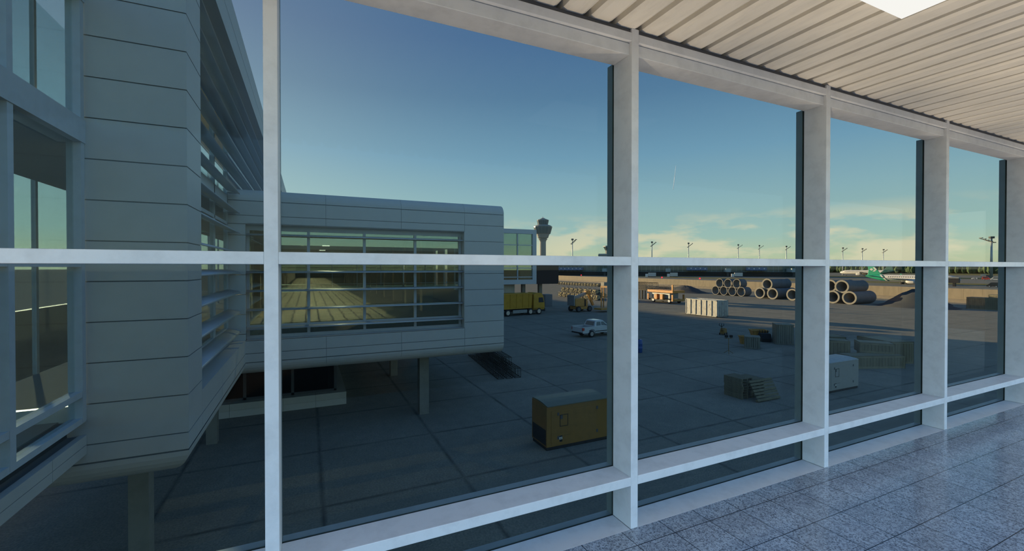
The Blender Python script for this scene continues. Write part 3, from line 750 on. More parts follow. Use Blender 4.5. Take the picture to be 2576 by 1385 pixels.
# small far vehicles
def van(loc, rz, label, col, L=4.6, H=1.9, cat='van', name='van'):
    t = thing(name, label, cat, loc, rz); W = .95
    MB().prism([(0, .35), (L, .35), (L + .05, .8), (L - .35, 1.05), (L - 1.2, H - .05), (L - 1.6, H), (.15, H), (0, 1.2)], 'y', -W, W).build('body', col, t, bevel=.08)
    for s_ in (-1, 1):
        MB().prism([(.4, H * .56), (L - 1.0, H * .56), (L - 1.4, H * .88), (.5, H * .88)], 'y', s_ * (W - .005), s_ * (W + .01)).build('side_window', M_glassdark, t)
        for x_ in (.9, L - .9): wheel(t, x_, s_ * (W - .1), .35, .22, side=s_)
    return t
van((246, 75.2, 0), rad(105), 'black van driving beyond the concrete wall at the right edge', M_blackp, 3.6, 1.9)
van((399, 132.3, 0), rad(105), 'small white car far across the airfield, left of the red van', M_car, 2.8, 1.4, 'car', 'car')
van((393, 128.2, 0), rad(-75), 'red van parked at the foot of the tall floodlight mast', M_red, 3.8, 2.1)
van((391, 119.4, 0), rad(105), 'white van right of the floodlight mast and the red van', M_car, 4.2, 2.0)
t = thing('box_trailer', 'dark box trailer on short legs beyond the wall, beside a window post', 'trailer', (241, 94.6, 0), rad(-82))
MB().box(0, 9, -1.2, 1.2, 1.5, 3.4).build('box', M_blackp, t); MB().box(-.1, 9.1, -1.25, 1.25, 3.4, 3.9).build('roof_load', M_steel, t)
for x_ in (1, 4, 7.2): MB().box(x_, x_ + .7, -1, 1, 0, 1.5).build('leg', M_blackp, t)
t = thing('box_truck', 'cream box truck far behind the red van by the mast', 'truck', (470, 154, 0), rad(-75)); t.scale = (.5, .6, .75)
MB().box(0, 5.5, -1.25, 1.25, 1.0, 4.2).build('cargo_box', M_contw, t); MB().box(5.6, 9.5, -1.2, 1.2, .6, 3.2).build('cab', M_gap, t)
for x_ in (1.2, 7.6):
    for s_ in (-1, 1): wheel(t, x_, s_ * 1.1, .5, .3, side=s_)

# ------------------------------------------------------------------ container
t = thing('storage_container', 'white rust-streaked storage container at the edge of the sunlit apron', 'container', (56.1, 47.05, 0))
L, W_, H_ = 6.1, 2.44, 2.6
MB().box(.05, W_ - .05, .05, L - .05, .22, H_ - .05).build('shell', M_contw, t)
q = MB()
for y_ in (0, L - .14):
    for x_ in (0, W_ - .14): q.box(x_, x_ + .14, y_, y_ + .14, .1, H_)
for i in range(1, 6):
    y_ = L * i / 6; q.box(-.03, .08, y_ - .05, y_ + .05, .12, H_ - .05); q.box(W_ - .08, W_ + .03, y_ - .05, y_ + .05, .12, H_ - .05)
q.box(0, .12, 0, L, H_ - .12, H_ + .02); q.box(W_ - .12, W_, 0, L, H_ - .12, H_ + .02); q.box(0, W_, 0, .1, H_ - .12, H_ + .02); q.box(0, W_, L - .1, L, H_ - .12, H_ + .02)
q.build('frame_ribs', M_contw, t, bevel=.01)
q = MB(); q.box(.0, W_, 0, .12, .1, .26); q.box(0, .12, 0, L, .1, .22); q.box(W_ - .12, W_, 0, L, .1, .22); q.build('bottom_rail', M_steel, t)
MB().box(.16, 1.18, -.01, .05, .28, H_ - .14).build('door', M_contw, t, bevel=.01); MB().box(1.26, 2.28, -.01, .05, .28, H_ - .14).build('door', M_contw, t, bevel=.01)
q = MB()
for x_ in (.5, .9, 1.55, 1.95): q.tube((x_, -.03, .25), (x_, -.03, H_ - .1), .025, 6)
q.build('lock_rod', M_steel, t)
q = MB()
for i in range(9):
    y_ = random.uniform(.4, 5.8); z_ = random.uniform(.9, 2.4); q.box(-.002 + .045, .049, y_, y_ + random.uniform(.04, .1), z_, z_ + random.uniform(.08, .35))
q.build('rust_stain', M_rust, t)

# ------------------------------------------------------------------ concrete pipes
def pipe(label, loc, L, r, bell, group):
    t = thing('concrete_pipe', label, 'pipe', loc, 0, group)
    th = .13 if not bell else .2
    if bell: pr = [(r, 0), (r, .35), (r - .12, .55), (r - .12, L - .5), (r - .04, L - .35), (r - .04, L), (r - th - .12, L), (r - th - .12, 0)]
    else: pr = [(r, 0), (r, L), (r - th, L), (r - th, 0)]
    k = len(pr)
    sh = MB(); sh.lathe(pr[:-2] if bell else pr[:2], 28, 0, 'x', c=(0, 0, r))
    # drop the end caps the open profile gets: build shell as a closed ring instead
    sh = MB(); sh.lathe(pr, 28, 0, 'x', c=(0, 0, r), closed=True)
    sh.build('barrel', M_pipe, t)
    rm = MB(); rm.lathe([(r + .003, -.012), (r + .003, .06), (pr[-1][0] - .003, .06), (pr[-1][0] - .003, -.012)], 28, 0, 'x', c=(0, 0, r), closed=True, smooth=False)
    rm.build('rim', M_rim, t)
    bo = MB(); bo.lathe([(pr[-1][0] - .001, .07), (pr[-1][0] - .001, L - .02), (pr[-1][0] - .012, L - .02), (pr[-1][0] - .012, .07)], 28, 0, 'x', c=(0, 0, r), closed=True)
    bo.build('bore', M_pipein, t)
    return t
ra = 1.25; side_ = ['leftmost', 'second from left', 'third from left', 'rightmost']
for i in range(4): pipe('short concrete pipe in bottom row of the seven-pipe stack, ' + side_[i], (105.1, 88.7 - 2.72 * i, 0), 2.5, ra, False, 'short concrete pipes in the left stack')
for i in range(3): pipe('short concrete pipe in top row of the seven-pipe stack, ' + ('left', 'middle', 'right')[i], (105.1, 88.7 - 2.72 * (i + .5), 2.10), 2.5, ra, False, 'short concrete pipes in the left stack')
rb_ = 1.38; gl = 'long concrete pipes stacked by the wall'
for lab, yy, zz, xx in (('leftmost of the long belled concrete pipes, lying on the apron', 73.0, 0, 102), ('long belled concrete pipe on the apron, second from the left', 69.7, 0, 102), ('long concrete pipe resting on the two leftmost belled pipes', 71.35, 2.215, 102.4),
                        ('long belled concrete pipe on the apron half hidden by a window post', 64.9, 0, 102), ('long concrete pipe resting on top, mostly hidden by a window post', 63.3, 2.26, 102.6),
                        ('long concrete pipe on the apron hidden behind the window post', 61.7, 0, 102), ('long belled concrete pipe on the apron left of the rightmost one', 56.2, 0, 101.9),
                        ('rightmost of the long belled concrete pipes, lying on the apron', 53.0, 0, 101.9), ('long concrete pipe resting on the two rightmost belled pipes', 54.6, 2.255, 102.2), ('long concrete pipe at the back left of the rightmost stack top', 57.9, 2.26, 104.0)):
    pipe(lab, (xx, yy, zz), 7.4, rb_, True, gl)

# ------------------------------------------------------------------ mounds
def mound(name, label, loc, rx, ry, h, mtl, cat='heap', n=26, seed=1, rough=.12):
    rnd = random.Random(seed); m = MB(); vs = []; rings = 9
    for a in range(rings + 1):
        t_ = a / rings; zz = h * (math.cos(t_ * PI) * .5 + .5) ** .85 if a < rings else 0
        for i in range(n):
            an_ = 2 * PI * i / n; j = 1 + rnd.uniform(-rough, rough) * t_
            vs.append((rx * t_ * j * math.cos(an_), ry * t_ * j * math.sin(an_), max(0, zz * (1 + rnd.uniform(-rough, rough) * .6)) if a < rings else 0))
    fs = [(a * n + i, a * n + (i + 1) % n, (a + 1) * n + (i + 1) % n, (a + 1) * n + i) for a in range(rings) for i in range(n)]
    m.add(vs, fs, 0, True); o = m.build(name, mtl, loc=loc); return tag(o, label, cat)
mound('gravel_heap', 'tall dark gravel heap half hidden behind a window post on the right', (107.5, 44.2, 0), 5.0, 6.6, 3.3, M_gravel, seed=3)
mound('gravel_heap', 'low dark gravel heap by the wall behind the scissor lift', (107.0, 101.5, 0), 5, 8.5, 2.1, M_gravel, seed=4)
mound('rubble_heap', 'small bright orange rubble heap behind the boom lift', (73.5, 100.5, 0), 2.2, 3.6, 1.3, M_sand, seed=5, rough=.3)

# ------------------------------------------------------------------ gabion baskets
def gabion(label, loc, group):
    t = thing('stone_basket', label, 'stone basket', loc, 0, group)
    rnd = random.Random(label); m = MB()
    m.box(.08, 1.32, .08, 1.82, .02, 1.18)
    for i in range(26):
        y_ = rnd.uniform(.1, 1.7); z_ = rnd.uniform(.1, 1.1); s_ = rnd.uniform(.10, .2)
        m.box(-.02, .2, y_ - s_ / 2, y_ + s_ / 2, z_ - s_ / 2, z_ + s_ / 2)
    m.build('stone_fill', M_stone, t, bevel=.03)
    q = MB()
    for y_ in (.02, .95, 1.88):
        for x_ in (0, 1.4): q.tube((x_, y_, 0), (x_, y_, 1.25), .02, 5)
        q.tube((0, y_, 1.25), (1.4, y_, 1.25), .02, 5)
    for z_ in (.05, .65, 1.25):
        for x_ in (0, 1.4): q.tube((x_, .02, z_), (x_, 1.88, z_), .02, 5)
    q.build('wire_cage', M_gap, t)
    return t
for i in range(15): gabion('stone-filled wire basket in the far row below the wall, %s from left' % ORD[i], (105.5 + .12 * i, 175 - 1.98 * i, 0), 'far row of stone baskets')
for i in range(9): gabion('stone-filled wire basket in the nearer row behind the boom lift, %s from left' % ORD[i], (60.8, 99.6 - 1.98 * i, 0), 'near row of stone baskets')
for i in range(8): gabion('stone-filled wire basket stacked on the nearer row, %s from left' % ORD[i], (61.1, 98.6 - 1.98 * i, 1.27), 'upper row of stone baskets')
t = MB().box(107.6, 109.4, 143.8, 146.0, 0, 1.9).build('plywood_box', M_rim, bevel=.05)
tag(t, 'sunlit tan plywood box at the right end of the far stone basket row', 'box')

# rebar mesh rack on trestles, right of the first post
t = thing('rebar_rack', 'dark rack of bent rebar hoops on trestle legs right of the post', 'rack', (73.8, 78.6, 0))
q = MB()
for i in range(26):
    y_ = 7.5 - i * .42; h_ = 4.1 - (0 if i < 17 else .8)
    q.tube((.0, y_, 2.3), (.0, y_, h_), .045, 5); q.tube((1.2, y_, 2.3), (1.2, y_, h_), .045, 5); q.tube((0, y_, h_), (1.2, y_, h_), .045, 5)
for z_ in (2.35, 2.6, 2.85, 3.1): q.tube((0, 7.6, z_), (0, -3.2, z_), .05, 5); q.tube((1.2, 7.6, z_), (1.2, -3.2, z_), .05, 5)
q.build('rebar_hoops', M_rebar, t)
for y_ in (7.2, 5.9, 5.0):
    for x_ in (.1, 1.1): MB().box(x_ - .08, x_ + .08, y_ - .08, y_ + .08, 0, 2.3).build('leg', M_rebar, t)
MB().box(-.2, 1.4, -3.2, 7.5, 2.2, 2.32).build('bearer', M_rebar, t)

# rebar cage column lying below the block corner
t = thing('rebar_cage', 'long dark rebar cage lying on the apron beneath the raised wing corner', 'rebar cage', (11.6, 27.2, 0), rad(-6))
q = MB(); w = 1.75; Lc = 9.2
def hoop(m, x0, x1, z0, z1, y_, r_):
    m.tube((x0, y_, z0), (x1, y_, z0), r_, 5); m.tube((x0, y_, z1), (x1, y_, z1), r_, 5); m.tube((x0, y_, z0), (x0, y_, z1), r_, 5); m.tube((x1, y_, z0), (x1, y_, z1), r_, 5)
for c_, (x0, z0, w_, h_) in enumerate(((0, .02, .42, .62), (.62, .02, .42, .62), (1.22, .02, .42, .62), (.25, .70, .42, .55), (.85, .70, .42, .55))):
    q = MB(); yy = (0 if z0 < .5 else .9)
    n_ = 26 if z0 < .5 else 22
    for i in range(n_): hoop(q, x0, x0 + w_, z0, z0 + h_, yy + .345 * i, .017)
    for xx in (x0, x0 + w_):
        for zz in (z0, z0 + h_): q.tube((xx, yy, zz), (xx, yy + .345 * (n_ - 1), zz), .017, 5)
    q.build('cage_section', M_rebar, t)

# ------------------------------------------------------------------ small yard things
t = thing('plastic_drum', 'blue plastic drum half hidden behind the nearest window post', 'drum', (26.75, 30.7, 0))
MB().lathe([(.30, 0), (.33, .04), (.33, .36), (.35, .40), (.33, .44), (.33, .74), (.35, .78), (.33, .82), (.33, 1.08), (.30, 1.14), (.10, 1.15)], 24).build('body', M_blue, t)
MB().lathe([(.09, 1.15), (.09, 1.19), (0, 1.19)], 12).build('lid', M_blackp, t)

t = thing('work_light', 'tripod work light with two dark lamp heads on the dark apron', 'work light', (33.5, 26.87, 0), rad(-35))
MB().tube((0, 0, .15), (0, 0, 1.35), .025, 8).build('pole', M_yel, t)
for i in range(3):
    a = 2 * PI * i / 3 + .3; MB().tube((0, 0, .32), (.42 * math.cos(a), .42 * math.sin(a), .02), .018, 6).build('leg', M_yel, t)
MB().tube((-.33, 0, 1.35), (.33, 0, 1.35), .022, 6).build('crossbar', M_yel, t)
for s_ in (-1, 1):
    h_ = MB().box(-.13, .13, -.09, .05, -.10, .12).build('lamp_head', M_blackp, t, bevel=.02, loc=(s_ * .19, 0, 1.53))
    MB().tube((0, 0, -.18), (0, 0, -.10), .02, 6).build('bracket', M_blackp, h_)

t = thing('floor_saw', 'small yellow concrete saw with an upright handle, left of the crates', 'saw', (42.3, 34.75, 0), rad(20))
MB().prism([(-.1, .12), (.75, .12), (.78, .45), (.6, .72), (.2, .78), (-.08, .55)], 'y', -.25, .25).build('body', M_yel, t, bevel=.05)
for x_ in (.0, .6):
    for s_ in (-1, 1): wheel(t, x_, s_ * .28, .13, .08, side=s_, rim=M_gap)
q = MB(); q.tube((-.1, 0, .4), (-.25, 0, 1.1), .03, 6)
for s_ in (-1, 1): q.tube((-.25, 0, .95), (-.28, s_ * .26, 1.12), .028, 6); q.tube((-.28, s_ * .26, 1.12), (-.26, s_ * .22, 1.32), .028, 6)
q.tube((-.25, 0, 1.0), (-.25, 0, 1.32), .03, 6); q.build('handle', M_blackp, t)

def skip(name, label, loc, rz, w0, w1, d0, d1, h, mtl, cat):
    t = thing(name, label, cat, loc, rz); m = MB(); th = .04
    for sgn in (-1, 1):
        m.add([(sgn * w0, -d0, 0), (sgn * w0, d0, 0), (sgn * w1, d1, h), (sgn * w1, -d1, h), (sgn * (w0 - th), -d0, th), (sgn * (w0 - th), d0, th), (sgn * (w1 - th), d1, h), (sgn * (w1 - th), -d1, h)], [(0, 1, 2, 3), (7, 6, 5, 4), (3, 2, 6, 7), (0, 4, 5, 1), (0, 3, 7, 4), (1, 5, 6, 2)])
        m.add([(-w0, sgn * d0, 0), (w0, sgn * d0, 0), (w1, sgn * d1, h), (-w1, sgn * d1, h), (-w0, sgn * (d0 - th), th), (w0, sgn * (d0 - th), th), (w1, sgn * (d1 - th), h), (-w1, sgn * (d1 - th), h)], [(0, 1, 2, 3), (7, 6, 5, 4), (3, 2, 6, 7), (0, 4, 5, 1), (0, 3, 7, 4), (1, 5, 6, 2)])
    m.box(-w0, w0, -d0, d0, 0, th); m.build('shell', mtl, t)
    q = MB(); q.box(-w1 - .04, w1 + .04, -d1 - .04, -d1 + .03, h - .05, h + .03); q.box(-w1 - .04, w1 + .04, d1 - .03, d1 + .04, h - .05, h + .03); q.box(-w1 - .04, -w1 + .03, -d1, d1, h - .05, h + .03); q.box(w1 - .03, w1 + .04, -d1, d1, h - .05, h + .03)
    q.build('rim', mtl, t, bevel=.01); return t
skip('mortar_tub', 'small orange tapered tub left of the low grey crate', (39.2, 29.75, 0), rad(-30), .22, .36, .22, .33, .78, M_dorange, 'tub')
skip('rubble_skip', 'larger orange flared skip behind the low grey crate', (43.1, 30.95, 0), rad(-35), .5, .78, .4, .6, 1.0, M_dorange, 'skip')
skip('mortar_tub', 'shallow orange tub peeking out between the small tub and low crate', (40.0, 30.1, 0), rad(-30), .22, .3, .22, .3, .35, M_dorange, 'tub')
t = thing('excavator_bucket', 'black toothed excavator bucket between orange skip and tall crate', 'bucket', (42.45, 29.85, 0), rad(-35)); t.scale = (.72,) * 3
MB().prism([(-.65, 0), (.55, 0), (.75, .5), (.7, 1.15), (-.35, 1.15), (-.75, .5)], 'x', -.55, .75).build('shell', M_blackp, t, bevel=.04)
for i in range(4): MB().tbox((-.5 + i * .36, -.36 + i * .36, .45, .6, 1.1), (-.46 + i * .36, -.40 + i * .36, .5, .58, 1.55)).build('tooth', M_blackp, t, bevel=.02)

def plank_crate(name, label, loc, rz, wx, wy, h, mtl=M_wcrate):
    t = thing(name, label, 'crate', loc, rz)
    q = MB(); n_ = max(4, int(wx / .17))
    for i in range(n_):
        a = -wx / 2 + wx * i / n_; b = a + wx / n_ - .025; q.box(a, b, -wy / 2, -wy / 2 + .04, .1, h - .1); q.box(a, b, wy / 2 - .04, wy / 2, .1, h - .1)
    n_ = max(4, int(wy / .17))
    for i in range(n_):
        a = -wy / 2 + wy * i / n_; b = a + wy / n_ - .025; q.box(-wx / 2, -wx / 2 + .04, a, b, .1, h - .1); q.box(wx / 2 - .04, wx / 2, a, b, .1, h - .1)
    q.build('planks', mtl, t)
    MB().box(-wx / 2 + .05, wx / 2 - .05, -wy / 2 + .05, wy / 2 - .05, .02, h - .1).build('liner', M_dark, t)
    MB().box(-wx / 2 - .03, wx / 2 + .03, -wy / 2 - .03, wy / 2 + .03, h - .1, h).build('lid', mtl, t, bevel=.02)
    MB().box(-wx / 2 - .02, wx / 2 + .02, -wy / 2 - .02, wy / 2 + .02, 0, .1).build('base', mtl, t, bevel=.02)
    return t
plank_crate('plank_crate', 'tall square grey plank crate beside the black bucket', (42.95, 28.25, 0), rad(-42), 1.5, 1.5, 1.98)
plank_crate('plank_crate', 'low square grey plank crate in front of the orange skip', (38.0, 27.95, 0), rad(-50), 1.25, 1.25, 1.12)

def framed_crate(label, loc, rz, L, W, H, parent_group=None, name='shipping_crate'):
    """wooden shipping crate: lined panels of vertical boards inside a raised frame"""
    t = thing(name, label, 'crate', loc, rz, parent_group)
    MB().box(-L / 2 + .04, L / 2 - .04, -W / 2 + .04, W / 2 - .04, .02, H - .02).build('shell', M_dark, t)
    q = MB(); k = max(3, int(L / .24))
    for i in range(k):
        a = -L / 2 + .12 + (L - .24) * i / k; b = a + (L - .24) / k - .02
        q.box(a, b, -W / 2 + .015, -W / 2 + .05, .14, H - .14); q.box(a, b, W / 2 - .05, W / 2 - .015, .14, H - .14)
    k = max(3, int(W / .24))
    for i in range(k):
        a = -W / 2 + .12 + (W - .24) * i / k; b = a + (W - .24) / k - .02
        q.box(-L / 2 + .015, -L / 2 + .05, a, b, .14, H - .14); q.box(L / 2 - .05, L / 2 - .015, a, b, .14, H - .14)
    q.build('boards', M_wood, t)
    f = MB(); b_ = .15
    for y_ in (-W / 2, W / 2 - .05):
        f.box(-L / 2, L / 2, y_, y_ + .05, 0, b_); f.box(-L / 2, L / 2, y_, y_ + .05, H - b_, H)
        for x_ in (-L / 2, L / 2 - b_): f.box(x_, x_ + b_, y_, y_ + .05, b_, H - b_)
    for x_ in (-L / 2, L / 2 - .05):
        f.box(x_, x_ + .05, -W / 2, W / 2, 0, b_); f.box(x_, x_ + .05, -W / 2, W / 2, H - b_, H)
        for y_ in (-W / 2, W / 2 - b_): f.box(x_, x_ + .05, y_, y_ + b_, b_, H - b_)
    f.build('frame', M_woodl, t)
    MB().box(-L / 2, L / 2, -W / 2, W / 2, H - .03, H).build('lid', M_woodl, t)
    return t
a = rad(-22)
framed_crate('long low wooden crate lying in front of the crate pile behind the white generator', (38.9, 18.75, 0), a, 4.3, 1.3, .95)
framed_crate('wide wooden crate on top of the long low crate, right side of the pile', (40.3, 19.2, .95), rad(-50), 2.2, 1.5, .78)
framed_crate('tall wooden crate at the left of the pile behind the white generator', (38.6, 21.2, 0), rad(-50), 1.9, 1.5, 1.75)
framed_crate('big wooden crate at the right end of the pile, long side away', (42.95, 19.75, 0), rad(-22), 1.9, 3.2, 1.72)
framed_crate('wooden crate at the back left of the pile next to the window post', (40.4, 22.9, 0), rad(-40), 2.4, 2.0, 1.75)
gs = MB().tube((0, 0, .95), (0, 0, 1.55), .03, 6); 
framed_crate('long dark wooden crate by the concrete wall on the far right', (112.5, 33.9, 0), rad(90), 9.0, 2.2, 2.15)
framed_crate('small flat crate on top of the long dark crate by the wall', (112.5, 34.2, 2.15), rad(90), 2.7, 1.6, .6)

# pallets
def pallet_mesh(t):
    q = MB()
    for i in range(7): q.box(0, 1.2, i * .135, i * .135 + .10, .122, .144)
    q.build('top_boards', M_pallet, t)
    for y_ in (0, .40, .81): MB().box(0, 1.2, y_, y_ + .10, .022, .122).build('bearer', M_pallet, t)
    q = MB()
    for i in (0, .4, .81): q.box(0, 1.2, i, i + .1, 0, .022)
    q.build('bottom_boards', M_pallet, t)
pr0 = thing('wooden_pallet', 'wooden pallet', 'pallet', (0, 0, 0), 0, 'stacked wooden pallets'); pallet_mesh(pr0)
first = True
def place_pallet(loc, rot, label):
    global first
    if first:
        o = pr0; o.location = loc; o.rotation_euler = rot; o['label'] = label; first = False
    else: o = dup(pr0, loc, label=label, rot=rot)
    return o
for x_, n_, nm in ((23.34, 8, 'left'), (24.34, 7, 'right')):
    for i in range(n_):
        place_pallet((x_ + random.uniform(-.03, .03), 17.10 + random.uniform(-.03, .03), .147 * i), (0, 0, rad(90 + random.uniform(-2, 2))), 'weathered pallet in the %s stack of pallets, %s from the ground' % (nm, ORD[i]))
for x_, nm in ((22.70, 'left'), (23.66, 'right')):
    o = place_pallet((x_, 16.42, .01), (rad(60), 0, rad(-2)), 'slatted pallet leaning against the front of the stacks, the %s one' % nm); o.scale = (.77, 1.3, 1.)

# ------------------------------------------------------------------ perimeter wall, beacons
w_ = MB(); y = -60
pts_ = []
while y < 420:
    w_.box(0, .35, y + .01, y + 2.99, 0, 3.1, 0); y += 3.
w_.box(.05, .3, -60, 420, 0, 3.08, 1); w_.prism([(-1.1, 0), (0, 0), (0, .75), (-.25, .7)], 'y', -60, 420, 0)
o = w_.build('perimeter_wall', [M_wallc, M_gap]); o.location = (126.6, 0, 0); o.rotation_euler = (0, 0, rad(-3.2)); tag(o, 'long sandy concrete wall crossing the apron behind the pipes', 'wall')
def wall_pt(y_):
    c, s_ = math.cos(rad(-3.2)), math.sin(rad(-3.2)); return (126.6 + .17 * c - y_ * s_, .17 * s_ + y_ * c, 3.1)
for y_, lab in ((206, 'leftmost red beacon on top of the concrete wall'), (169, 'second red beacon from left on the concrete wall top'), (140.5, 'red beacon on the wall above the rebar rack'), (119.8, 'rightmost red beacon on the wall, above the scissor lift')):
    t = thing('warning_beacon', lab, 'beacon', wall_pt(y_)); MB().tube((0, 0, 0), (0, 0, .3), .08, 8).build('stem', M_gap, t)
    MB().lathe([(.16, .3), (.30, .42), (.30, .7), (.2, .86), (0, .9)], 12).build('lens', M_redlamp, t)

# ------------------------------------------------------------------ aircraft
def jet(label, loc, rz, sc, tailc, stripe, logo):
    t = thing('airliner', label, 'airplane', loc, rz); t.scale = (sc, sc, sc)
    n_ = 24
    st = [(0, .25, 3.75), (1.2, .6, 3.65), (3.5, 1.0, 3.4), (6.5, 1.38, 3.0), (9.5, 1.5, 2.86), (13, 1.5, 2.85), (26, 1.5, 2.85), (31, 1.48, 2.85), (33, 1.3, 2.78), (34.6, .95, 2.62), (35.6, .5, 2.48), (36, .05, 2.42)]
    def ringf(m, sts, mi, over=1.):
        vs = []
        for x_, r_, z_ in sts:
            for i in range(n_):
                a_ = 2 * PI * i / n_; vs.append((x_, r_ * over * math.sin(a_), z_ + 1.08 * r_ * over * math.cos(a_)))
        fs = [(k_ * n_ + i, k_ * n_ + (i + 1) % n_, (k_ + 1) * n_ + (i + 1) % n_, (k_ + 1) * n_ + i) for k_ in range(len(sts) - 1) for i in range(n_)]
        m.add(vs, fs, mi, True)
    def lerp_st(x_):
        for (xa, ra_, za), (xb, rb2, zb) in zip(st[:-1], st[1:]):
            if xa <= x_ <= xb:
                u_ = (x_ - xa) / (xb - xa); return ra_ + (rb2 - ra_) * u_, za + (zb - za) * u_
        return st[-1][1:]
    xs_ = [i * .1 for i in range(250)] + [25 + i for i in range(9)] + [33.4, 34, 34.6, 35.1, 35.6, 36]
    m = MB(); n_ = 40; ringf(m, [(x_, *lerp_st(x_)) for x_ in xs_], 0)
    for fi in range(len(m.f)):
        k_, i = divmod(fi, n_); x_ = (xs_[k_] + xs_[min(k_ + 1, len(xs_) - 1)]) / 2; h_ = math.cos(2 * PI * (i + .5) / n_)
        e_ = 8.7 - 1.5 * h_
        if x_ < e_ - 1.0: m.m[fi] = 1
        elif e_ - .25 < x_ < e_ + .55 and h_ < .9: m.m[fi] = 2
        elif x_ > e_ and x_ < 21 and -.72 < h_ < -.5: m.m[fi] = 2
    fu = m.build('fuselage', [M_jet, tailc, stripe], t)
    fin = MB().prism([(7.8, 4.3), (6.4, 4.9), (2.6, 10.2), (.5, 10.2), (1.3, 6.6), (.9, 4.2)], 'y', -.16, .16).build('tail_fin', tailc, t, bevel=.06)
    if logo:
        for s_ in (-1, 1):
            y0, y1 = s_ * .17, s_ * .20
            q = MB(); q.prism([(1.75, 6.95), (2.6, 7.6), (3.45, 6.95), (2.6, 6.3)], 'y', y0, y1)
            q.prism([(3.1, 8.0), (4.0, 8.0), (4.9, 6.95), (4.0, 5.9), (3.1, 5.9), (4.0, 6.95)], 'y', y0, y1)
            q.build('tail_emblem', M_jet, fin)
    for s_ in (-1, 1):
        MB().prism([(1.0, s_ * .5), (3.6, s_ * .9), (1.9, s_ * 5.6), (.6, s_ * 5.6)], 'z', 3.7, 3.86).build('tailplane', M_dgreen if logo else M_jet, t, bevel=.05)
        wg = MB(); wg.add([(15, s_ * 1.2, 2.0), (22, s_ * 1.2, 2.0), (15.4, s_ * 13.6, 2.9), (14.0, s_ * 13.6, 2.9), (15, s_ * 1.2, 2.35), (22, s_ * 1.2, 2.45), (15.4, s_ * 13.6, 3.0), (14.0, s_ * 13.6, 3.0)], [(3, 2, 1, 0), (4, 5, 6, 7), (0, 1, 5, 4), (1, 2, 6, 5), (2, 3, 7, 6), (3, 0, 4, 7)])
        w_o = wg.build('wing', M_jet, t)
        en = MB().lathe([(.55, 18.6), (.86, 19.1), (1.0, 20.2), (1.0, 21.6), (.9, 22.1), (.78, 22.1), (.7, 21.5)], 20, 0, 'x', c=(0, s_ * 4.6, 1.35)).build('engine', M_jet, t)
        MB().lathe([(0, 21.4), (.74, 21.4)], 20, 0, 'x', c=(0, s_ * 4.6, 1.35)).build('fan', M_blackp, en)
        MB().box(18.4, 20.8, s_ * 4.6 - .1, s_ * 4.6 + .1, 2.0, 2.5).build('pylon', M_jet, en)
        g_ = MB().tube((16.2, s_ * 2.4, 2.1), (16.2, s_ * 2.4, .5), .12, 8).build('landing_gear', M_steel, t)
        for dx in (-.55, .55): MB().lathe([(.2, -.2), (.5, -.2), (.5, .2), (.2, .2)], 14, 0, 'y', c=(16.2 + dx * .6, s_ * 2.4 + dx * .4, .5)).build('tyre', M_black, g_)
        q = MB()
        for i in range(26):
            xx = 10.2 + i * .85; q.box(xx, xx + .28, s_ * 1.40, s_ * 1.51, 3.22, 3.58)
        q.build('window_row', M_blackp, t)
    MB().box(14.2, 15.0, -.04, .04, 4.4, 4.85).build('antenna', tailc, t)
    g_ = MB().tube((31.5, 0, 1.4), (31.5, 0, .35), .09, 8).build('nose_gear', M_steel, t)
    MB().lathe([(.15, -.2), (.35, -.2), (.35, .2), (.15, .2)], 12, 0, 'y', c=(31.5, 0, .35)).build('nose_wheel', M_black, g_)
    MB().prism([(33.2, 3.3), (34.5, 3.05), (34.2, 3.3), (33.3, 3.7)], 'y', -1.0, 1.0).build('cockpit_window', M_blackp, t)
    return t
jet('white airliner with a green tail bearing a pale chevron emblem, seen side-on', (257, 126.3, 0), rad(-90), 1.0, M_green, M_dgreen, True)
jet('distant pale airliner with teal tail parked beyond the green-tailed one', (500, 222, 0), rad(90), 1.3, M_teal, M_jet, False)

# ------------------------------------------------------------------ floodlight masts
def mast_at(px, ytop, label, H=30., mirror=1):
    u = (px - 1288) / 1103; zc = (H - 7.5) * 1103 / (674.5 - ytop)
    loc = ((.4217 + .9068 * u) * zc, (.9068 - .4217 * u) * zc, 0)
    return loc
mt = thing('floodlight_mast', '', 'mast', (0, 0, 0), 0, 'floodlight masts along the airfield')
MB().tube((0, 0, 0), (0, 0, 30), .55, 10, .28).build('pole', M_mast, mt)
MB().box(-.7, .7, -.7, .7, 28.6, 30).build('head_platform', M_lamp, mt)
q = MB(); q.bar((-.8, -.9, 25.6), (.3, 3.6, 28.8), .16, .2); q.bar((.8, -.9, 25.6), (1.0, 3.6, 28.8), .16, .2); q.build('arm', M_lamp, mt)
for i in range(5):
    MB().box(-.9, 1.1, -1.1 + i * 1.1, -.6 + i * 1.1, 25.4 + i * .85, 25.95 + i * .85).build('floodlight', M_lamp, mt)
mlist = [(1440, 600, 'leftmost floodlight mast, standing right of the control tower'), (1640, 607, 'floodlight mast just right of the nearest window post'), (1732, 610, 'floodlight mast a little right of the contrail, second in its window'),
         (1857, 614, 'floodlight mast above the seven-pipe stack, third in its window'), (1910, 616, 'floodlight mast, second from the right edge of its window'), (1978, 618, 'floodlight mast next to the right edge of the second window'),
         (2120, 622, 'leftmost small floodlight mast in the third window'), (2169, 624, 'middle small floodlight mast in the third window'), (2222, 626, 'rightmost small floodlight mast in the third window')]
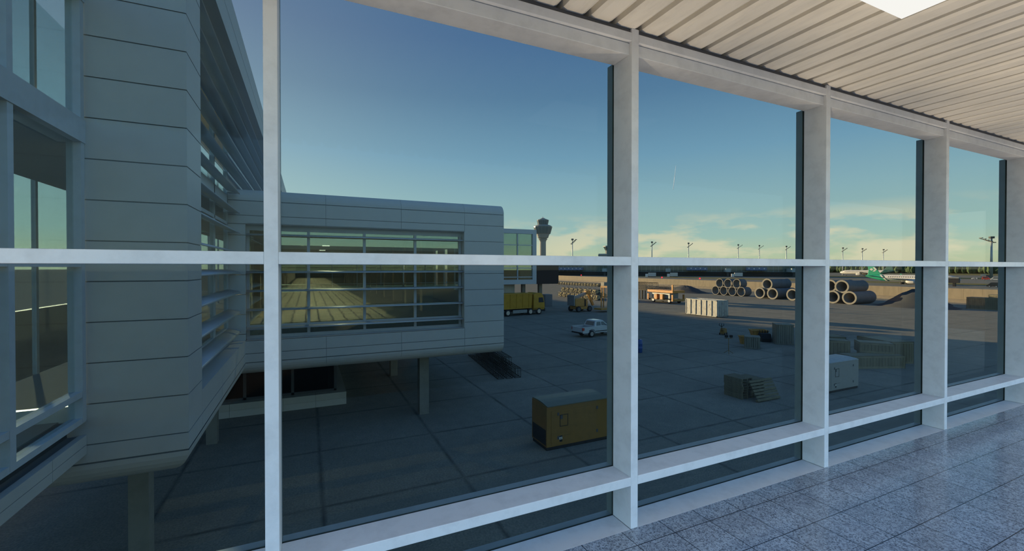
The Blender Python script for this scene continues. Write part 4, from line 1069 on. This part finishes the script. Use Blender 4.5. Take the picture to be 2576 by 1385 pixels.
for i, (px, yt, lab) in enumerate(mlist):
    u = (px - 1288) / 1103; Hm = 42. if i < 6 else 30.; zc = (Hm - 7.5) * 1103 / (674.5 - yt); loc = ((.4217 + .9068 * u) * zc, (.9068 - .4217 * u) * zc, 0)
    if i == 0: mt.location = loc; mt.rotation_euler = (0, 0, rad(-155)); mt['label'] = lab; mt.scale = (1.4, 1.4, 1.4)
    else: dup(mt, loc, rz=rad(-155 + 4 * i), label=lab).scale = (Hm / 30,) * 3
big = dup(mt, (467.5, 147.5, 0), rz=rad(45), label='thick white floodlight mast near the right edge of the picture'); big.scale = (1.7, 1.7, 1.05)

# ------------------------------------------------------------------ control towers
TX, TY = 295, 533
t = thing('control_tower', 'tall flared airport control tower on a pale shaft', 'tower', (TX, TY, 0), rad(20))
MB().lathe([(4.3, 0), (4.3, 44.1), (5.0, 46.2), (6.2, 47.4), (6.2, 48.2), (4.6, 48.4)], 16, smooth=False).build('shaft', M_tower, t)
MB().lathe([(4.6, 48.2), (7.4, 49.7), (9.1, 54.6), (10.3, 55.2)], 16, smooth=False).build('lower_tier', M_tower, t)
MB().lathe([(10.3, 55.2), (12.8, 63.6), (12.9, 65.1)], 16, smooth=False).build('middle_tier', M_towerg, t)
MB().lathe([(12.9, 65.1), (10.4, 66.8), (7.0, 67.6)], 16, smooth=False).build('deck', M_tower, t)
MB().lathe([(6.8, 67.6), (8.1, 73.6)], 16, smooth=False).build('cab_glass', M_towerg, t)
MB().lathe([(8.3, 73.4), (8.2, 74.2), (2.6, 76.4), (2.4, 76.9)], 16, smooth=False).build('cab_roof', M_tower, t)
MB().tube((0, 0, 76.5), (0, 0, 79), .25, 6).build('aerial', M_lamp, t)
q = MB()
for i in range(16):
    a_ = 2 * PI * (i + .5) / 16; q.bar((10.35 * math.cos(a_), 10.35 * math.sin(a_), 55.2), (12.95 * math.cos(a_), 12.95 * math.sin(a_), 64.6), .3, .3); q.bar((6.85 * math.cos(a_), 6.85 * math.sin(a_), 67.6), (8.15 * math.cos(a_), 8.15 * math.sin(a_), 73.6), .25, .25)
q.build('glazing_bars', M_tower, t)
for i in range(3): MB().lathe([(.35, 76.4), (.4, 77), (0, 77.4)], 8, c=(1.4 * math.cos(i * 2.1), 1.4 * math.sin(i * 2.1), 0)).build('roof_beacon', M_redlamp, t)
t = thing('ramp_tower', 'small flared ramp tower on a flat roof beside the nearest window post', 'tower', (374, 492, 0), rad(-40))
MB().box(-12, 20, -6, 6, 0, 27.5).build('base_block', M_troof, t); MB().box(-12.5, 20.5, -6.4, 6.4, 24.8, 26.2).build('roof_edge', M_tower, t)
MB().lathe([(3.2, 27.5), (3.2, 32)], 8, smooth=False).build('shaft', M_tower, t)
MB().lathe([(3.4, 32), (6.3, 37.2)], 8, smooth=False).build('cab_glass', M_towerg, t)
MB().lathe([(6.6, 37.0), (6.6, 38.2), (1, 38.8)], 8, smooth=False).build('cab_roof', M_troof, t)

# ------------------------------------------------------------------ far terminal, tree belt, contrail
p0, p1 = Vector((400, 232, 0)), Vector((165, 478, 0)); dv = (p1 - p0); Lt = dv.length; angt = math.atan2(dv.y, dv.x)
t = thing('far_terminal', 'long low glass terminal with pale roofs across the airfield', 'building', p0, angt)
MB().box(0, Lt, -40, -2, 0, 11.5).build('glass_front', M_tglass, t)
MB().box(-2, Lt + 2, -42, 0, 0, 4.2).build('dark_ground_floor', M_dark, t)
q = MB()
for i in range(int(Lt / 34) + 1):
    x_ = i * 34; q.prism([(x_ + 2, 11.5), (x_ + 30, 11.5), (x_ + 30, 12.2), (x_ + 2, 12.2)], 'y', -42, 4)
    for j in range(4): q.bar((x_ + 5 + j * 7, 4, 12.2), (x_ + 5 + j * 7, -40, 15.2), 6.4, .3)
q.build('pale_roof', M_troof, t)
q = MB()
for i in range(int(Lt / 4.2)): q.box(i * 4.2, i * 4.2 + .3, -2, -1.6, 4.2, 11.4)
for z_ in (4.2, 6.6, 9.0, 11.2): q.box(0, Lt, -1.95, -1.65, z_, z_ + .2)
q.build('glazing_grid', M_troof, t)
for x_, L_ in ((40, 16), (88, 18), (150, 20), (205, 30), (286, 42)):
    f_ = MB().box(x_, x_ + L_, -2, 7, 5.6, 8.4).build('blue_fascia', M_bluef, t)
    q = MB()
    for j in range(int(L_ / 4)): q.lathe([(.35, 7.0), (.6, 7.02), (.6, 7.06), (.35, 7.06)], 10, 0, 'y', c=(x_ + 2 + j * 4, 0, 7.1 + (j % 2) * .4))
    q.build('pale_mark', M_white, f_)
for x_ in (20, 70, 120, 178, 252):
    b_ = MB().box(x_, x_ + 4, 0, 22, 4.2, 7.4).build('boarding_arm', M_troof, t); MB().box(x_ + 1.2, x_ + 2.8, 18, 20, 0, 4.2).build('arm_leg', M_lamp, b_)
rows = [(1650, 690.5, 'pale service truck parked before the far terminal, left of its window'), (1705, 691, 'grey service truck parked before the far terminal above the scissor lift'), (1868, 693, 'light service truck parked before the far terminal above the pipe stack')]
for px, py, lab in rows:
    u = (px - 1288) / 1103; zc = 362.; loc = ((.4217 + .9068 * u) * zc, (.9068 - .4217 * u) * zc, 0)
    t = thing('service_truck', lab, 'truck', loc, angt); MB().box(0, 6, -1.3, 1.3, .9, 3.9).build('cargo_box', M_panel, t); MB().box(6.2, 8.3, -1.2, 1.2, .5, 2.9).build('cab', M_white, t); MB().box(0, 8.2, -1, 1, .4, .9).build('chassis', M_blackp, t)
for px, lab in ((1785, 'yellow loader parked before the far terminal, left of the pipes'), (1772, 'second yellow loader left of the other one by the far terminal')):
    u = (px - 1288) / 1103; zc = 7.5 * 1103 / 19.9; loc = ((.4217 + .9068 * u) * zc, (.9068 - .4217 * u) * zc, 0)
    t = thing('belt_loader', lab, 'loader', loc, angt); MB().bar((0, 0, 1.0), (5, 0, 2.0), 1.2, .5).build('belt', M_yel, t); MB().box(.4, 4, -.9, .9, .4, 1.1).build('chassis', M_yel, t)
# tree belt: a hedge of countless crowns far across the field
rnd = random.Random(11); m = MB()
for i in range(900):
    y_ = rnd.uniform(60, 520); x_ = 850 + rnd.uniform(-20, 24) + (y_ - 300) * -.12; h_ = rnd.uniform(9, 16); r_ = rnd.uniform(2.2, 4.2)
    seg = 8; prof = [(.35, .05), (.9, .25), (1., .5), (.75, .75), (.35, .93)]; vs = []
    for q_, z_ in prof:
        for a_ in range(seg): j_ = rnd.uniform(.75, 1.2); vs.append((x_ + r_ * q_ * j_ * math.cos(2 * PI * a_ / seg), y_ + r_ * q_ * j_ * math.sin(2 * PI * a_ / seg), h_ * (z_ + rnd.uniform(-.05, .05))))
    vs.append((x_, y_, h_)); k_ = len(prof)
    fs = [(p_ * seg + a_, p_ * seg + (a_ + 1) % seg, (p_ + 1) * seg + (a_ + 1) % seg, (p_ + 1) * seg + a_) for p_ in range(k_ - 1) for a_ in range(seg)] + [((k_ - 1) * seg + a_, (k_ - 1) * seg + (a_ + 1) % seg, k_ * seg) for a_ in range(seg)]
    m.add(vs, fs, 0, False)
tag(m.build('tree_belt', M_leaf), 'dense belt of green trees along the far airfield edge on the right', 'trees', kind='stuff')
def sky_pt(px, py, zc):
    u = (px - 1288) / 1103; return Vector(((.4217 + .9068 * u) * zc, (.9068 - .4217 * u) * zc, 7.5 + (674.5 - py) / 1103 * zc))
q = MB(); A, B = sky_pt(1699.5, 417, 9000), sky_pt(1693, 476, 8000)
q.tube(A, A.lerp(B, .5), 2., 8, 4.); q.tube(A.lerp(B, .5), B, 4., 8, 5.)
tag(q.build('contrail', M_cloud), 'thin white contrail high in the sky above the pipe stacks', 'contrail')
